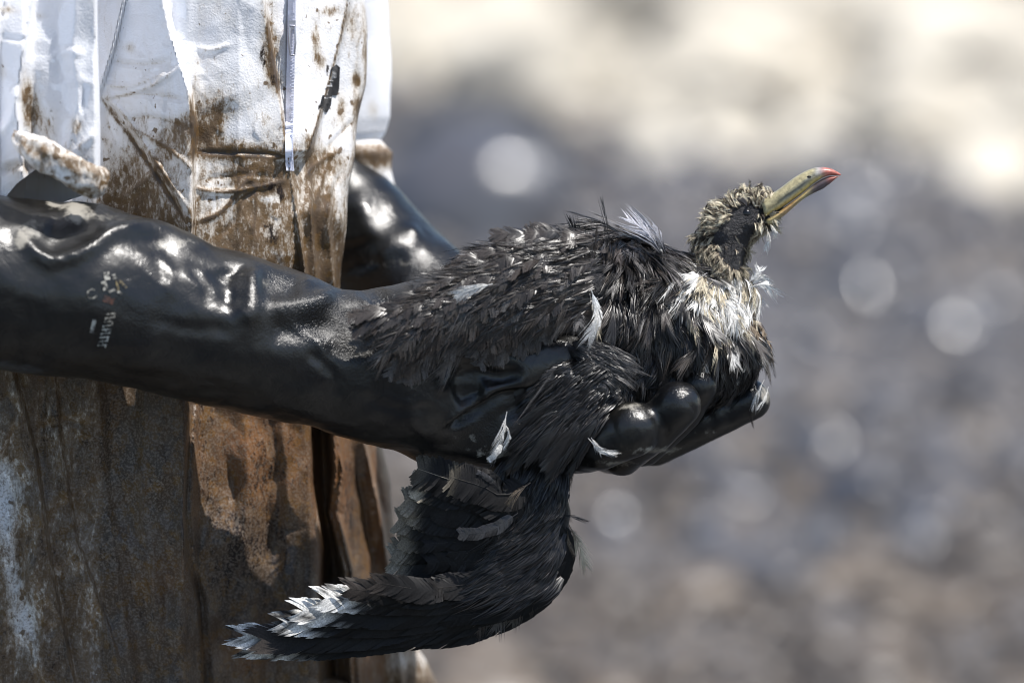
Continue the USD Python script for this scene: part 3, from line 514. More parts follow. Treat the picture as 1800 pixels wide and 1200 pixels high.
# rolled tan hem across the top of the glove
roll = spl([(22, 226, .120), (45, 252, .132), (75, 272, .140), (115, 292, .140), (150, 312, .134), (172, 322, .126)], 60)
rr_ = np.interp(np.linspace(0, 1, 60), [0, .12, .35, .7, 1], [.001, .0075, .0118, .0130, .0122])
rv, rf = tube(at(roll[:, 0], roll[:, 1], roll[:, 2]), rr_, 40)
rc = at(roll[:, 0], roll[:, 1], roll[:, 2]); ci = np.minimum(np.arange(len(rv)) // 40, 59); ofs = rv - rc[ci]
rv = rc[ci] + ofs * np.array([1.0, .62, 1.0])                                     # a flattened, crumpled roll of cloth
wr_ = np.abs(meshkit.fbm(ofs * 60 + rc[ci] * np.array([35, 35, 35]), 3, 4) - .5); w2_ = np.abs(meshkit.fbm(rv * 95 + 5, 2, 14) - .5)
rv = rv + normals(rv, rf) * (.003 - .013 * np.clip(.16 - wr_, 0, 1) - .006 * np.clip(.12 - w2_, 0, 1))[:, None]
up_ = ofs[:, 2] / np.maximum(np.linalg.norm(ofs, axis=1), 1e-6)
obj('rolled_hem', (rv, rf), 'coverall_cloth', sleeve, prim={'oil': np.clip(.46 + .22 * np.exp(-((up_ - .35) / .4) ** 2) + .25 * np.linspace(0, 1, 60)[ci], 0, 1), 'tar': 0 * up_, 'wet': 0 * up_})

# --- far sleeve behind the torso with its bulging tan cuff
fy = np.linspace(-330, 336, 160); th = np.linspace(0, 2 * np.pi, 64, endpoint=False)
fxr = interp(fy, [(-330, 660), (-100, 688), (0, 680), (60, 681), (140, 684), (205, 682), (232, 674), (246, 664), (254, 672), (268, 690), (300, 688), (320, 692), (336, 697)]); fxl = interp(fy, [(-330, 500), (0, 540), (240, 560), (336, 590)])
cxx = (fxr + fxl) / 2; rr = (fxr - fxl) / 2
fx = cxx[:, None] + rr[:, None] * np.cos(th); fk_ = np.clip((-150 - fy) / 180, 0, 1)[:, None] ** 2; fx = fx + ((cxx[:, None] - 60) - fx) * fk_ * .8; fd = -.215 + .06 * fk_ + (1 - .6 * fk_) * (rr * S)[:, None] * .8 * np.sin(th)
fv = at(fx, np.repeat(fy[:, None], 64, 1), fd).reshape(-1, 3); ff = grid_faces(160, 64, True)
fv = fv + normals(fv, ff) * ((meshkit.fbm(fv * np.array([16, 16, 10]), 3, 6) - .5) * .014)[:, None] * -1
KX, KY = to_px(fv)
obj('sleeve', (fv, ff[:, ::-1]), 'coverall_cloth', person, prim={'oil': np.clip(.12 + .95 * np.exp(-((KY - 274) / 24) ** 2) + .3 * sstep(280, 340, KY) + blob(KX, KY, [(655, 195, 10, 18, .5), (640, 40, 10, 30, .3)]), 0, 1), 'tar': 0 * KX, 'wet': 0 * KX})

# --- legs, boots and a hooded head beyond the frame
def body_part(segs, h, k, pad=.08):
    pts = np.array([p for c_ in segs for p, r in c_]); rad = max(r for c_ in segs for p, r in c_) + pad
    return surface_nets(*capsules(segs, pts.min(0) - rad, pts.max(0) + rad, h, k))
tc = loop.mean((0, 1)); hipz = float(loop[-1].mean(0)[2])
hip = loop[-1].mean(0)
side = np.array([.55, .80, 0]) ; fwd_ = np.array([.80, -.55, 0])
legs = []; leg_ = np.array([.10, .03, 0])
for s_ in (-1, 1):
    a = hip + leg_ * s_ + [0, 0, .03]; kn = np.array([a[0], a[1], .50]) + fwd_ * .03; an = np.array([a[0], a[1], .13])
    legs.append([(a, .082), (kn, .074), (an, .075)])
lv, lf = body_part(legs, .012, .03); LX, LY = to_px(lv)
obj('trousers', (lv, lf), 'coverall_cloth', person, prim={'oil': np.full(len(lv), .9), 'tar': np.full(len(lv), .2), 'wet': np.full(len(lv), .5)})
for s_ in (-1, 1):
    a = hip + leg_ * s_
    bv, bf = body_part([[(np.array([a[0], a[1], .34]), .062), (np.array([a[0], a[1], .07]), .058)], [(np.array([a[0], a[1], .055]), .052), (np.array([a[0], a[1], .045]) + fwd_ * .15, .046)]], .009, .02)
    bv[:, 2] = np.maximum(bv[:, 2], .001); obj('boot', (bv, bf), 'boot_rubber', person)
sh = loop[0].mean(0)
hv, hf = body_part([[(sh + [0, 0, -.005], .050), (sh + fwd_ * .02 + [0, 0, .08], .052)], [(sh + fwd_ * .02 + [0, 0, .14], .085), (sh + fwd_ * .035 + [0, 0, .21], .098)], [(sh + fwd_ * .12 + [0, 0, .17], .012), (sh + fwd_ * .135 + [0, 0, .14], .016)]], .007, .02)
bodyp = obj('body', (hv, hf), 'skin', person)
for s_ in (-1, 1):
    ic = trimesh.creation.icosphere(2, .012); obj('eye', (np.array(ic.vertices) + sh + fwd_ * .118 + side * s_ * .032 + [0, 0, .185], np.array(ic.faces)), 'black_gloss', bodyp)
hc = sh + fwd_ * .01 + [0, 0, .19]
ic = trimesh.creation.icosphere(4, 1.0); q = np.array(ic.vertices) * [.122, .122, .145]; q = q[:, [0]] * fwd_ + q[:, [1]] * side + q[:, [2]] * [0, 0, 1]
keep = ~((np.array(ic.vertices)[:, 0] > .45) & (np.abs(np.array(ic.vertices)[:, 1]) < .7) & (np.abs(np.array(ic.vertices)[:, 2]) < .72))
hf_ = np.array(ic.faces); hf_ = hf_[keep[hf_].all(1)]
obj('hood', (q + hc, hf_), 'coverall_cloth', person, prim={'oil': np.full(len(q), .12), 'tar': np.zeros(len(q)), 'wet': np.zeros(len(q))})

# --- gloves
def P(px, py, d, r): return (at(px, py, d), r * S)
TOWARD = -FWD
def glove(segs, h, k, creases, dust, grit, bumps, seed, facets=()):
    vv, f_ = body_part(segs, h, k, .02)
    vv = relax(vv, f_, 6); nn = normals(vv, f_); X_, Y_ = to_px(vv)
    facing = sstep(-.25, .25, nn @ (-FWD))
    hgt = ((meshkit.fbm(vv * 28, 3, seed) - .5) + .35 * (meshkit.fbm(vv * 85, 3, seed + 5) - .5)) * bumps
    for line, w, a in creases: hgt = hgt + crease(X_, Y_, line, w * (1.25 if w > 9 else 1), a * .85) * facing
    hgt = np.clip(hgt, -.006, .008); vv = relax(vv + nn * hgt[:, None], f_, 2)
    for fx_, fy_, rx_, ry_, k_ in facets:
        m_ = SUN - FWD; m_ = m_ / np.linalg.norm(m_); w_ = blob(X_, Y_, [(fx_, fy_, rx_, ry_, 1)]) * (nn @ TOWARD > .1); p0 = (vv * w_[:, None]).sum(0) / w_.sum()
        vv = vv - (w_ * k_ * ((vv - p0) @ m_))[:, None] * m_
    return obj('glove', (vv, f_), 'black_rubber', person, prim={'dust': np.clip(1.35 * blob(X_, Y_, dust), 0, 1), 'grit': np.clip(.07 + blob(X_, Y_, grit), 0, 1)}), vv, f_
near_segs = [[P(-130, 474, .102, 152), P(0, 497, .10, 148), P(170, 516, .09, 149), P(340, 566, .078, 136), P(480, 600, .066, 131), P(590, 637, .056, 120), P(700, 668, .045, 122), P(775, 690, .03, 112)],
             [P(690, 600, .045, 98), P(745, 585, .048, 94), P(840, 598, .052, 66), P(930, 606, .050, 46), P(1005, 606, .040, 34)],                       # thumb
             [P(770, 690, .040, 92), P(850, 675, .056, 52), P(915, 655, .062, 40), P(985, 640, .055, 33)],                                                  # first finger
             [P(780, 740, .030, 78), P(850, 768, .044, 54), P(915, 758, .056, 42), P(985, 735, .052, 34)],                                                  # second finger
             [P(790, 740, .010, 70), P(880, 790, .012, 44), P(960, 800, .012, 36), P(1020, 780, .015, 30)],                                                  # third finger
             [P(790, 730, -.02, 66), P(880, 790, -.026, 40), P(950, 800, -.03, 34), P(1000, 790, -.03, 28)]]                                                # little finger
near_creases = [([(600, 545), (640, 575), (650, 620)], 7, -.003), ([(625, 530), (668, 556), (690, 590)], 6, .003), ([(655, 508), (690, 540), (706, 580)], 7, -.003), ([(540, 620), (580, 650), (600, 700)], 9, -.0025), ([(500, 560), (560, 600), (570, 650)], 8, .002), ([(330, 470), (360, 500), (365, 540)], 8, -.002), ([(280, 440), (300, 480), (295, 520)], 8, .002), ([(640, 700), (700, 720), (760, 715)], 8, -.002), ([(700, 610), (740, 640), (770, 640)], 8, -.003),
    ([(40, 400), (52, 432), (90, 458), (150, 440), (200, 410), (250, 402), (300, 412), (360, 444)], 11, .0062), ([(80, 392), (120, 408), (165, 388)], 24, -.005),
    ([(115, 350), (150, 372), (200, 372)], 18, .004), ([(240, 450), (320, 448), (380, 470), (400, 500)], 20, -.003),
    ([(398, 462), (406, 500), (412, 545)], 22, -.006), ([(440, 470), (437, 520), (436, 575)], 15, .006), ([(470, 545), (510, 538), (545, 536), (590, 516)], 12, .0065), ([(455, 505), (490, 500), (530, 512)], 22, -.006), ([(470, 580), (530, 578), (590, 556)], 20, -.006),
    ([(600, 510), (650, 560), (640, 600)], 14, .004), ([(560, 560), (600, 590), (600, 640)], 22, -.004), ([(260, 560), (330, 578), (420, 580)], 10, -.002), ([(150, 640), (300, 668), (480, 706)], 16, -.002),
    ([(838, 630), (846, 606), (880, 592), (940, 586), (1000, 580)], 9, -.010), ([(795, 672), (815, 655), (850, 660), (880, 664), (920, 652)], 10, -.013), ([(790, 752), (812, 738), (850, 716), (880, 700), (940, 690)], 7, -.012), ([(782, 748), (806, 730), (844, 706), (872, 690)], 6, .004), ([(772, 690), (780, 668), (800, 652), (830, 650)], 7, .005),
    ([(800, 700), (825, 690), (850, 690)], 14, -.012), ([(720, 700), (730, 740), (760, 780)], 12, .002)]
near_dust = [(60, 400, 26, 30, .5), (300, 430, 60, 14, .5), (400, 480, 40, 30, .35), (115, 350, 30, 14, .8), (135, 375, 26, 16, .7), (35, 425, 16, 20, .6), (95, 345, 12, 18, .6), (190, 385, 40, 12, .45), (165, 440, 12, 14, .45), (205, 435, 12, 14, .35), (470, 490, 26, 18, .4), (600, 640, 60, 30, .25), (880, 800, 60, 12, .45), (820, 775, 60, 22, .35), (620, 700, 60, 14, .2)]
near_grit = [(560, 560, 90, 50, .9), (660, 540, 60, 40, 1.0), (640, 620, 70, 30, .5), (250, 560, 80, 40, .35), (860, 760, 60, 40, .4), (480, 500, 40, 40, .5)]
nglove, gv, gf = glove(near_segs, .0032, .016, near_creases, near_dust, near_grit, .005, 40, [(300, 425, 60, 14, .5), (520, 545, 44, 14, .5), (437, 545, 12, 26, .4)])
far_segs = [[P(575, 330, -.215, 96), P(640, 418, -.20, 108), P(750, 520, -.17, 100), P(900, 640, -.12, 84), P(1010, 720, -.07, 82), P(1080, 760, -.045, 72)],
            [P(1000, 740, -.03, 60), P(1010, 792, .012, 40), P(1058, 782, .054, 43), P(1112, 753, .064, 48)],
            [P(1050, 770, -.03, 54), P(1092, 797, .014, 38), P(1148, 755, .052, 38), P(1191, 711, .062, 42)],
            [P(1070, 770, -.04, 50), P(1130, 784, .004, 36), P(1200, 725, .022, 34), P(1229, 676, .034, 34)],
            [P(1080, 770, -.06, 50), P(1150, 780, -.02, 40), P(1240, 738, -.010, 38), P(1317, 701, -.008, 38)],
            [P(980, 690, -.09, 56), P(1030, 610, -.085, 42), P(1090, 560, -.075, 36)]]
far_creases = [([(1075, 738), (1082, 770), (1070, 812)], 5, -.0012), ([(1035, 748), (1040, 790), (1030, 822)], 5, -.0012), ([(1085, 735), (1094, 770), (1085, 806)], 4, .0008), ([(1150, 720), (1170, 750), (1168, 778)], 5, -.0012), ([(1200, 700), (1215, 712), (1225, 728)], 4, -.001), ([(1236, 712), (1250, 738), (1248, 765)], 5, -.0013), ([(1270, 700), (1282, 722), (1280, 745)], 5, -.001), ([(1000, 800), (1060, 818), (1120, 812)], 6, -.001), ([(618, 340), (650, 385), (700, 415), (740, 425)], 18, .006), ([(655, 460), (695, 430), (745, 405)], 16, .005), ([(625, 420), (640, 480)], 26, -.005), ([(700, 350), (745, 395), (790, 430)], 22, -.003)]
far_dust = [(700, 465, 60, 18, .4), (640, 440, 20, 40, .3), (1345, 690, 14, 24, .7), (1110, 715, 36, 14, .5), (1190, 690, 30, 20, .3), (1080, 815, 60, 10, .5), (1150, 790, 80, 12, .5), (1230, 760, 60, 10, .35)]
far_grit = [(1110, 715, 40, 18, .45), (1190, 690, 30, 20, .4), (1220, 660, 30, 20, .3), (1340, 690, 30, 40, .4), (720, 480, 80, 40, .6)]
fglove, _, _ = glove(far_segs, .0028, .0035, far_creases, far_dust, far_grit, .003, 50, [(672, 400, 44, 40, .75), (715, 425, 30, 22, .6)])
# the worn pale print on the near forearm, laid on the rubber
gm = trimesh.Trimesh(gv, gf, process=False)
def on_glove(px, py, lift=.0006):
    ray = at(px, py, .3) - EYE; ray /= np.linalg.norm(ray, axis=-1, keepdims=True)
    loc, idx, _ = gm.ray.intersects_location(np.repeat(EYE[None], len(ray), 0), ray, multiple_hits=False)
    out = at(px, py, .15); out[idx] = loc; return out - ray * lift
def decal(poly, nx_=7, ny_=5):
    (a, b, c, d) = np.array(poly, float); U, V_ = np.meshgrid(np.linspace(0, 1, nx_), np.linspace(0, 1, ny_)); U, V_ = U[..., None], V_[..., None]
    q = (a * (1 - U) + b * U) * (1 - V_) + (d * (1 - U) + c * U) * V_
    return on_glove(q[..., 0].ravel(), q[..., 1].ravel()), grid_faces(ny_, nx_)
def bar(x0, y0, x1, y1, w):
    e = np.array([x1 - x0, y1 - y0], float); L = np.linalg.norm(e); n_ = np.array([-e[1], e[0]]) / L * w / 2
    return decal([(x0 + n_[0], y0 + n_[1]), (x1 + n_[0], y1 + n_[1]), (x1 - n_[0], y1 - n_[1]), (x0 - n_[0], y0 - n_[1])], max(2, int(L / 4)), 3)
marks = [bar(187, 478, 189, 492, 10), bar(182, 494, 186, 510, 9), bar(199, 482, 203, 490, 7), bar(191, 513, 203, 509, 5), bar(206, 512, 214, 517, 5)]
# ring-shaped marks and the column of small worn letters
for cx, cy, r in ((162, 516, 8),):
    a = np.linspace(.4, 5.4, 12); marks += [bar(cx + r * np.cos(p), cy + r * np.sin(p), cx + r * np.cos(q_), cy + r * np.sin(q_), 3) for p, q_ in zip(a[:-1], a[1:])]
marks += [bar(166, 562, 161, 585, 7)]
for i in range(9):
    t = i / 9; cx, cy = 196 - 18 * t, 550 + 62 * t
    marks += [bar(cx - 9, cy + 2.0, cx + 8, cy + .5, 2.6)] + ([bar(cx - 8, cy + 1, cx - 9, cy + 6, 2.6)] if i % 2 else [bar(cx + 6, cy, cx + 5, cy + 6, 2.6)])
    if i % 3 == 1: marks.append(bar(cx - 1, cy, cx - 2, cy + 6, 2.6))
obj('worn_print', join(marks), 'pale_print', nglove, smooth=False)
obj('worn_print', join([bar(207, 490, 222, 506, 5), bar(205, 492, 208, 512, 4)]), 'tan_print', nglove, smooth=False)
obj('worn_print', join([bar(182, 524, 200, 530, 12)]), 'rust_print', nglove, smooth=False)

# ------------------------------------------------------------------ the oiled seabird
frng = np.random.default_rng(5)
def template(nb, clump, fray, slant, prof, seed, gap=0.0, wide=1.0, blunt=False, ragged=0.0):
    """A feather's vane as barbs on one shaft: (t along the shaft, y and z in vane half-widths, shade), faces."""
    r = np.random.default_rng(seed); V, Fc, sh = [], [], []
    ts = np.linspace(.04, .975, nb + 1)
    for t in ts: V.append((t, 0, .02)); sh.append(1.0)
    for side in (-1, 1):
        ti = (ts[1:] + ts[:-1]) / 2; w = np.interp(ti, *prof) * (1 + r.normal(0, fray * .35, nb)); w *= np.where(r.random(nb) < fray * .25, r.uniform(.4, .8, nb), 1)
        if ragged: w = w * np.where(ti > .72, r.uniform(1 - ragged, 1.08, nb), 1) * np.interp(ti, np.linspace(0, 1, 9), 1 + r.normal(0, .12, 9))
        te = ti + slant * w * (1 + r.normal(0, .08, nb)) + (ragged * .12 * r.random(nb) * sstep(.75, 1, ti) if ragged else 0); g = np.cumsum(r.random(nb) < 1 / 4.5)
        cl = r.uniform(.3, 1, g.max() + 1) * clump
        mean = np.array([te[g == k].mean() if (g == k).any() else 0 for k in range(g.max() + 1)]); te = te + (mean[g] - te) * cl[g]
        zt = r.normal(0, .10 + fray * .25, g.max() + 1)[g] + r.normal(0, .05, nb)
        b = .62 / nb * wide; drop = r.random(nb) < gap
        for i in range(nb):
            if drop[i]: continue
            n = len(V); tm = ti[i] + (te[i] - ti[i]) * .45; ym = side * w[i] * .58; bw = b * (1 - .35 * cl[g[i]])
            V += [(tm - bw, ym, -.05 + zt[i] * .4), (tm + bw, ym, -.05 + zt[i] * .4), (te[i] - (bw if blunt else 0), side * w[i], -.16 + zt[i])]
            s = 1 + r.normal(0, .06 if blunt else .16); sh += [s, s, s * (1.05 if blunt else 1.15)]
            q = [(i, i + 1, n + 1), (i, n + 1, n), (n, n + 1, n + 2)]
            if blunt: V.append((te[i] + bw * .8, side * w[i] * (1 - .04 * r.random()), -.16 + zt[i])); sh.append(s * 1.15); q.append((n + 1, n + 3, n + 2))
            Fc += q if side > 0 else [t[::-1] for t in q]
    n = len(V); tq = np.linspace(-.06, .98, 8)
    for t in tq: wv = .055 * (1.05 - t); V += [(t, -wv, .03), (t, 0, .03 + wv * 1.2), (t, wv, .03)]; sh += [2.0, 2.6, 2.0]
    for k in range(7):
        a = n + 3 * k; Fc += [(a, a + 3, a + 1), (a + 1, a + 3, a + 4), (a + 1, a + 4, a + 2), (a + 2, a + 4, a + 5)]
    Fc.append((0, n + 3, n + 5))
    return np.array(V), np.array(Fc), np.array(sh)
ROUND = ([0, .12, .35, .65, .85, 1], [.25, .7, .98, 1.0, .75, .25]); LONG = ([0, .05, .2, .7, .9, .96, 1], [.3, .75, .95, 1.0, .92, .68, .3]); DOWN = ([0, .2, .6, 1], [.5, 1.0, .9, .4]); SPIKE = ([0, .2, .6, 1], [.6, .9, .6, .1])
TB = [template(24, .75, .5, .55, ROUND, s) for s in range(10)]                    # body contour feathers, wet and clumped
TW = [template(16, .95, .8, .8, SPIKE, 30 + s, .12) for s in range(8)]             # draggled, stringy
TD = [template(18, .6, .9, .55, DOWN, 60 + s, .10) for s in range(8)]              # down and tufts
TF = [template(90, .2, .05, .07, LONG, 90 + s, .0, 1.6, True, .10) for s in range(8)]     # flight feathers
TC = [template(34, .45, .3, .22, ROUND, 120 + s, .0, 1.15, True) for s in range(8)]  # coverts
def lock(nh, seed, spread=1.0, wid=.10):
    """a wet lock: single hair-like barbs running side by side from the root"""
    r = np.random.default_rng(seed); V, Fc, sh = [], [], []
    for j in range(nh):
        u_ = (j + .5) / nh * 2 - 1 + r.normal(0, .08); te = 1 - .45 * r.random() ** 1.5; ye = u_ * spread * r.uniform(.0, .7) + r.normal(0, .08); zz = r.normal(0, .16); n = len(V)
        for t, y, z, w in ((0, u_ * .35, 0, wid * .8), (te * .36, u_ * .85, .1 + zz * .5, wid), (te * .72, u_ * .9 + (ye - u_ * .9) * .5, zz, wid * .7), (te, ye, zz * 1.3 - .1, 0)):
            V += [(t, y - w, z), (t, y + w, z + r.normal(0, .05))]
        s = 1 + r.normal(0, .3); sh += [min(max(s, .4), 1.7)] * 8
        for k in range(3): a = n + 2 * k; Fc += [(a, a + 2, a + 1), (a + 1, a + 2, a + 3)]
    return np.array(V), np.array(Fc), np.array(sh)
TL = [lock(15, 200 + s, 1.0, .075) for s in range(10)]
TH = [lock(6, 230 + s, 2.2, .13) for s in range(8)]       # loose wispy hairs
def plume(curve, N0, W, tm, base, tip=None, t0=.7, soft=.2, n=10, shaft=1.35):
    V, Fc, sh = tm; c = spl(curve, n); u = np.concatenate([[0], np.cumsum(np.linalg.norm(np.diff(c, axis=0), axis=1))]); u /= u[-1]; d = np.gradient(c, u, axis=0)
    t = V[:, 0]; tc = np.clip(t, 0, 1)
    C = np.stack([np.interp(tc, u, c[:, k]) for k in range(3)], 1); T = np.stack([np.interp(tc, u, d[:, k]) for k in range(3)], 1)
    C = C + T * (t - tc)[:, None]; T = T / np.linalg.norm(T, axis=1, keepdims=True)
    B = np.cross(N0, T); B /= np.linalg.norm(B, axis=1, keepdims=True); N = np.cross(T, B)
    pos = C + B * (V[:, 1] * W)[:, None] + N * (V[:, 2] * W)[:, None]
    patchy = np.mean(tip if tip is not None else 0) > .3 and t0 > .8
    base = np.asarray(base); tip = base if tip is None else np.asarray(tip)
    k = sstep(t0 - soft / 2, t0 + soft / 2, t + .08 * (sh - 1))[:, None]
    if patchy: k = k * sstep(.36, .56, meshkit.fbm(pos * 170, 3, 8))[:, None]
    col = (base * (1 - k) + tip * k) * np.where(sh > 1.8, np.where(base.mean() < .1, shaft, 1.0), sh)[:, None]
    return pos, Fc, np.clip(col, 0, .85)
class Stack:
    def __init__(self): self.v, self.f, self.c, self.n = [], [], [], 0
    def put(self, p): self.v.append(p[0]); self.f.append(p[1] + self.n); self.c.append(p[2]); self.n += len(p[0])
    def out(self): return np.vstack(self.v), np.vstack(self.f), np.vstack(self.c)
TOCAM = -FWD
DARK = np.array([.020, .0185, .0185]); BROWN = np.array([.046, .038, .033]); GREY = np.array([.085, .08, .078]); CREAM = np.array([.60, .53, .40]); WHITE = np.array([.78, .77, .74]); TAN = np.array([.20, .155, .11])

bird = thing('seabird', 'dark oil soaked seabird with ragged pale head and red tipped bill, held in both gloves', 'bird', at(1060, 640, 0))
bsegs = [[P(800, 560, .005, 56), P(910, 545, .0, 112), P(1060, 532, .0, 126), P(1180, 566, .0, 112), P(1242, 605, .0, 84)],
         [P(940, 640, .01, 84), P(1080, 650, .008, 96), P(1190, 650, .0, 84), P(1256, 630, -.004, 58)],
         [P(1000, 680, .01, 80), P(945, 790, .0, 58), P(945, 870, -.002, 44), P(955, 950, -.002, 26)],
         [P(1245, 585, .0, 74), P(1272, 512, .0, 42), P(1266, 450, .0, 34)],
         [P(1266, 450, .0, 34), P(1280, 402, .0, 42), P(1318, 377, .0, 34), P(1350, 370, .0, 25)]]
bv, bf = body_part(bsegs, .0030, .012, .02); bv = relax(bv, bf, 4); bn = normals(bv, bf)
bv = bv + bn * ((meshkit.fbm(bv * 70, 3, 3) - .5) * .006)[:, None]
body = obj('body', (bv, bf), 'bird_skin', bird)

# --- plumage: every feather grows from the skin along the lie of the coat
FLOW = np.array([(880, 420, -1, .28), (950, 400, -1, .12), (1020, 400, -.7, .45), (1090, 410, -.15, 1), (1150, 430, .25, 1), (1200, 470, .5, .9), (850, 500, -1, .4), (950, 500, -1, .35), (1040, 500, -.75, .65), (1100, 520, -.35, 1),
                 (1180, 520, -.5, .85), (1250, 540, -.15, 1), (1320, 560, .2, 1), (1000, 620, -.9, .4), (1100, 620, -.7, .7), (1200, 620, -.3, 1), (1290, 620, .05, 1), (1000, 720, -.5, .85), (1100, 700, -.6, .75), (900, 740, -.7, .7), (940, 850, -.4, .9),
                 (1270, 500, -.05, 1), (1240, 360, -.6, -.6), (1290, 350, -.5, -.75), (1330, 345, .1, -.9), (1230, 420, -.5, .9), (1280, 450, -.1, 1), (1330, 400, .1, 1), (1340, 420, .1, 1)], float)
def flow(x, y):
    d2 = (FLOW[:, 0] - x) ** 2 + (FLOW[:, 1] - y) ** 2; w = 1 / (d2 + 400) ** 1.5
    return (w[:, None] * FLOW[:, 2:]).sum(0)
bt = trimesh.Trimesh(bv, bf, process=False)
pts, fid = trimesh.sample.sample_surface(bt, 13000, seed=3); pn = bt.face_normals[fid]
hx, hy = to_px(bt.triangles_center); hm = (hy < 490) & (hx > 1190)
hp, hid = trimesh.sample.sample_surface(bt, 4200, face_weight=bt.area_faces * hm, seed=4)
pts = np.vstack([pts, hp]); pn = np.vstack([pn, bt.face_normals[hid]])
QX, QY = to_px(pts)
plum, pale = Stack(), Stack()
order = np.argsort(-QX + .3 * QY)
pick = lambda a: a[frng.integers(len(a))]
for i in order:
    x, y, p, n = QX[i], QY[i], pts[i], pn[i]
    head = y < 482 and x > 1200
    if x > 1360 and y < 420: continue
    collar = blob(x, y, [(1282, 505, 58, 34, 1.5), (1322, 515, 30, 36, .6), (1278, 552, 46, 24, .5), (1210, 545, 28, 30, .15)])
    fl = flow(x, y); a = (meshkit.fbm(p * 55, 2, 77) - .5) * (3.2 if not head else 5.0) + frng.normal(0, .13 if not head else .35); ca, sa = np.cos(a), np.sin(a)
    fl = np.array([fl[0] * ca - fl[1] * sa, fl[0] * sa + fl[1] * ca])
    T = RIGHT * fl[0] - UP * fl[1]; T = T - n * (T @ n); L_ = np.linalg.norm(T)
    if L_ < 1e-6: continue
    T /= L_; front_ = n @ TOCAM > 0
    if head:
        if front_ and ((x - 1298) / 36) ** 2 + ((y - 424) / 44) ** 2 < 1 and frng.random() < .97: continue            # bare dark cheek
        if front_ and ((x - 1314) / 22) ** 2 + ((y - 376) / 12) ** 2 < 1: continue            # sunken eye
        if meshkit.fbm(p * 130, 2, 31) < .42: continue
        L, W, lift = frng.uniform(5, 12) * .001, frng.uniform(.0007, .0017), frng.uniform(.1, .8)
        T = T + n * frng.uniform(-.1, .25) + frng.normal(0, .35, 3); T /= np.linalg.norm(T)
        k = frng.random(); base = np.array([.07, .052, .04]) if k < .35 else np.array([.20, .155, .115]); tip = CREAM * frng.uniform(1.0, 1.4) if y < 395 else CREAM * frng.uniform(.6, 1.25)
        if k < .24: tip = np.array([.05, .04, .03])
        c = [p - n * .001, p + T * L * .5 + n * L * lift * .5, p + T * L * .95 + n * L * lift * .25]
        pale.put(plume(c, n + T * .2 + frng.normal(0, .3, 3), W, pick(TH) if frng.random() < .8 else pick(TD), base, tip, .3, .5)); continue
    if frng.random() < collar:
        L, W, lift = frng.uniform(14, 28) * .001, frng.uniform(.0024, .005), frng.uniform(.15, .65)
        tip = WHITE if frng.random() < (.75 if y < 540 else .4) else CREAM * frng.uniform(.8, 1.1)
        if y > 540 and frng.random() < .4: tip = TAN
        c = [p - n * .001, p + T * L * .5 + n * L * lift * .45, p + T * L + n * L * lift * .2]
        pale.put(plume(c, n + frng.normal(0, .35, 3), W, pick(TH) if frng.random() < .6 else pick(TD), tip * .55, tip, .3, .5)); continue
    if y > 655 and x > 1010 and front_ and frng.random() < .7: continue
    lk = frng.random() < (.9 if x > 1010 else .7)
    L = frng.uniform(18, 38) * .001; lift = frng.uniform(.0, .14) + (.3 if frng.random() < .035 else 0)
    if y < 440: lift *= .6
    if y > 590 and x > 1030: L *= .62
    W = frng.uniform(.0020, .0044) if lk else frng.uniform(.003, .0058)
    base = DARK * frng.uniform(.3, 1.0); tip = base
    if frng.random() < .35: base = BROWN * frng.uniform(.5, 1.1); tip = base * frng.uniform(1, 1.6)
    if frng.random() < (.42 if y < 480 else .12) * (1.6 * meshkit.noise(p * 60 + 3)): tip = GREY * frng.uniform(.8, 2.2)
    if frng.random() < .03 and x > 1040: tip = WHITE * .6
    if y > 640: base = DARK * frng.uniform(.6, 1.1); tip = base * 1.2
    bend = (meshkit.noise(p * 80 + 9) - .5) * .7 + frng.normal(0, .07); S_ = np.cross(n, T)
    c = [p - n * .001, p + T * L * .5 + n * (.0022 + L * lift * .35) + S_ * L * bend * .3, p + T * L + n * (.0018 + L * lift * .2) + S_ * L * bend]
    plum.put(plume(c, n + T * .1 + frng.normal(0, .14, 3), W, pick(TL) if lk else (pick(TW) if frng.random() < .4 else pick(TB)), base, tip, .5, .5))
v_, f_, c_ = plum.out(); obj('plumage', (v_, f_), 'oiled_feather', body, kind='stuff', prim={'tint': c_}, label='short dark oil clumped body feathers')
v_, f_, c_ = pale.out(); obj('plumage', (v_, f_), 'pale_feather', body, kind='stuff', prim={'tint': c_}, label='ragged cream and white feathers of the head and neck')
def one(parent, curve, W, tm, base, tip=None, t0=.7, soft=.2, N0=None, mat='flight_feather', name='feather', label=None, n=14, shaft=1.35):
    p = plume([at(*q) for q in curve], TOCAM if N0 is None else N0, W * S, tm, base, tip, t0, soft, n, shaft)
    obj(name, p[:2], mat, parent, prim={'tint': p[2]}, label=label)

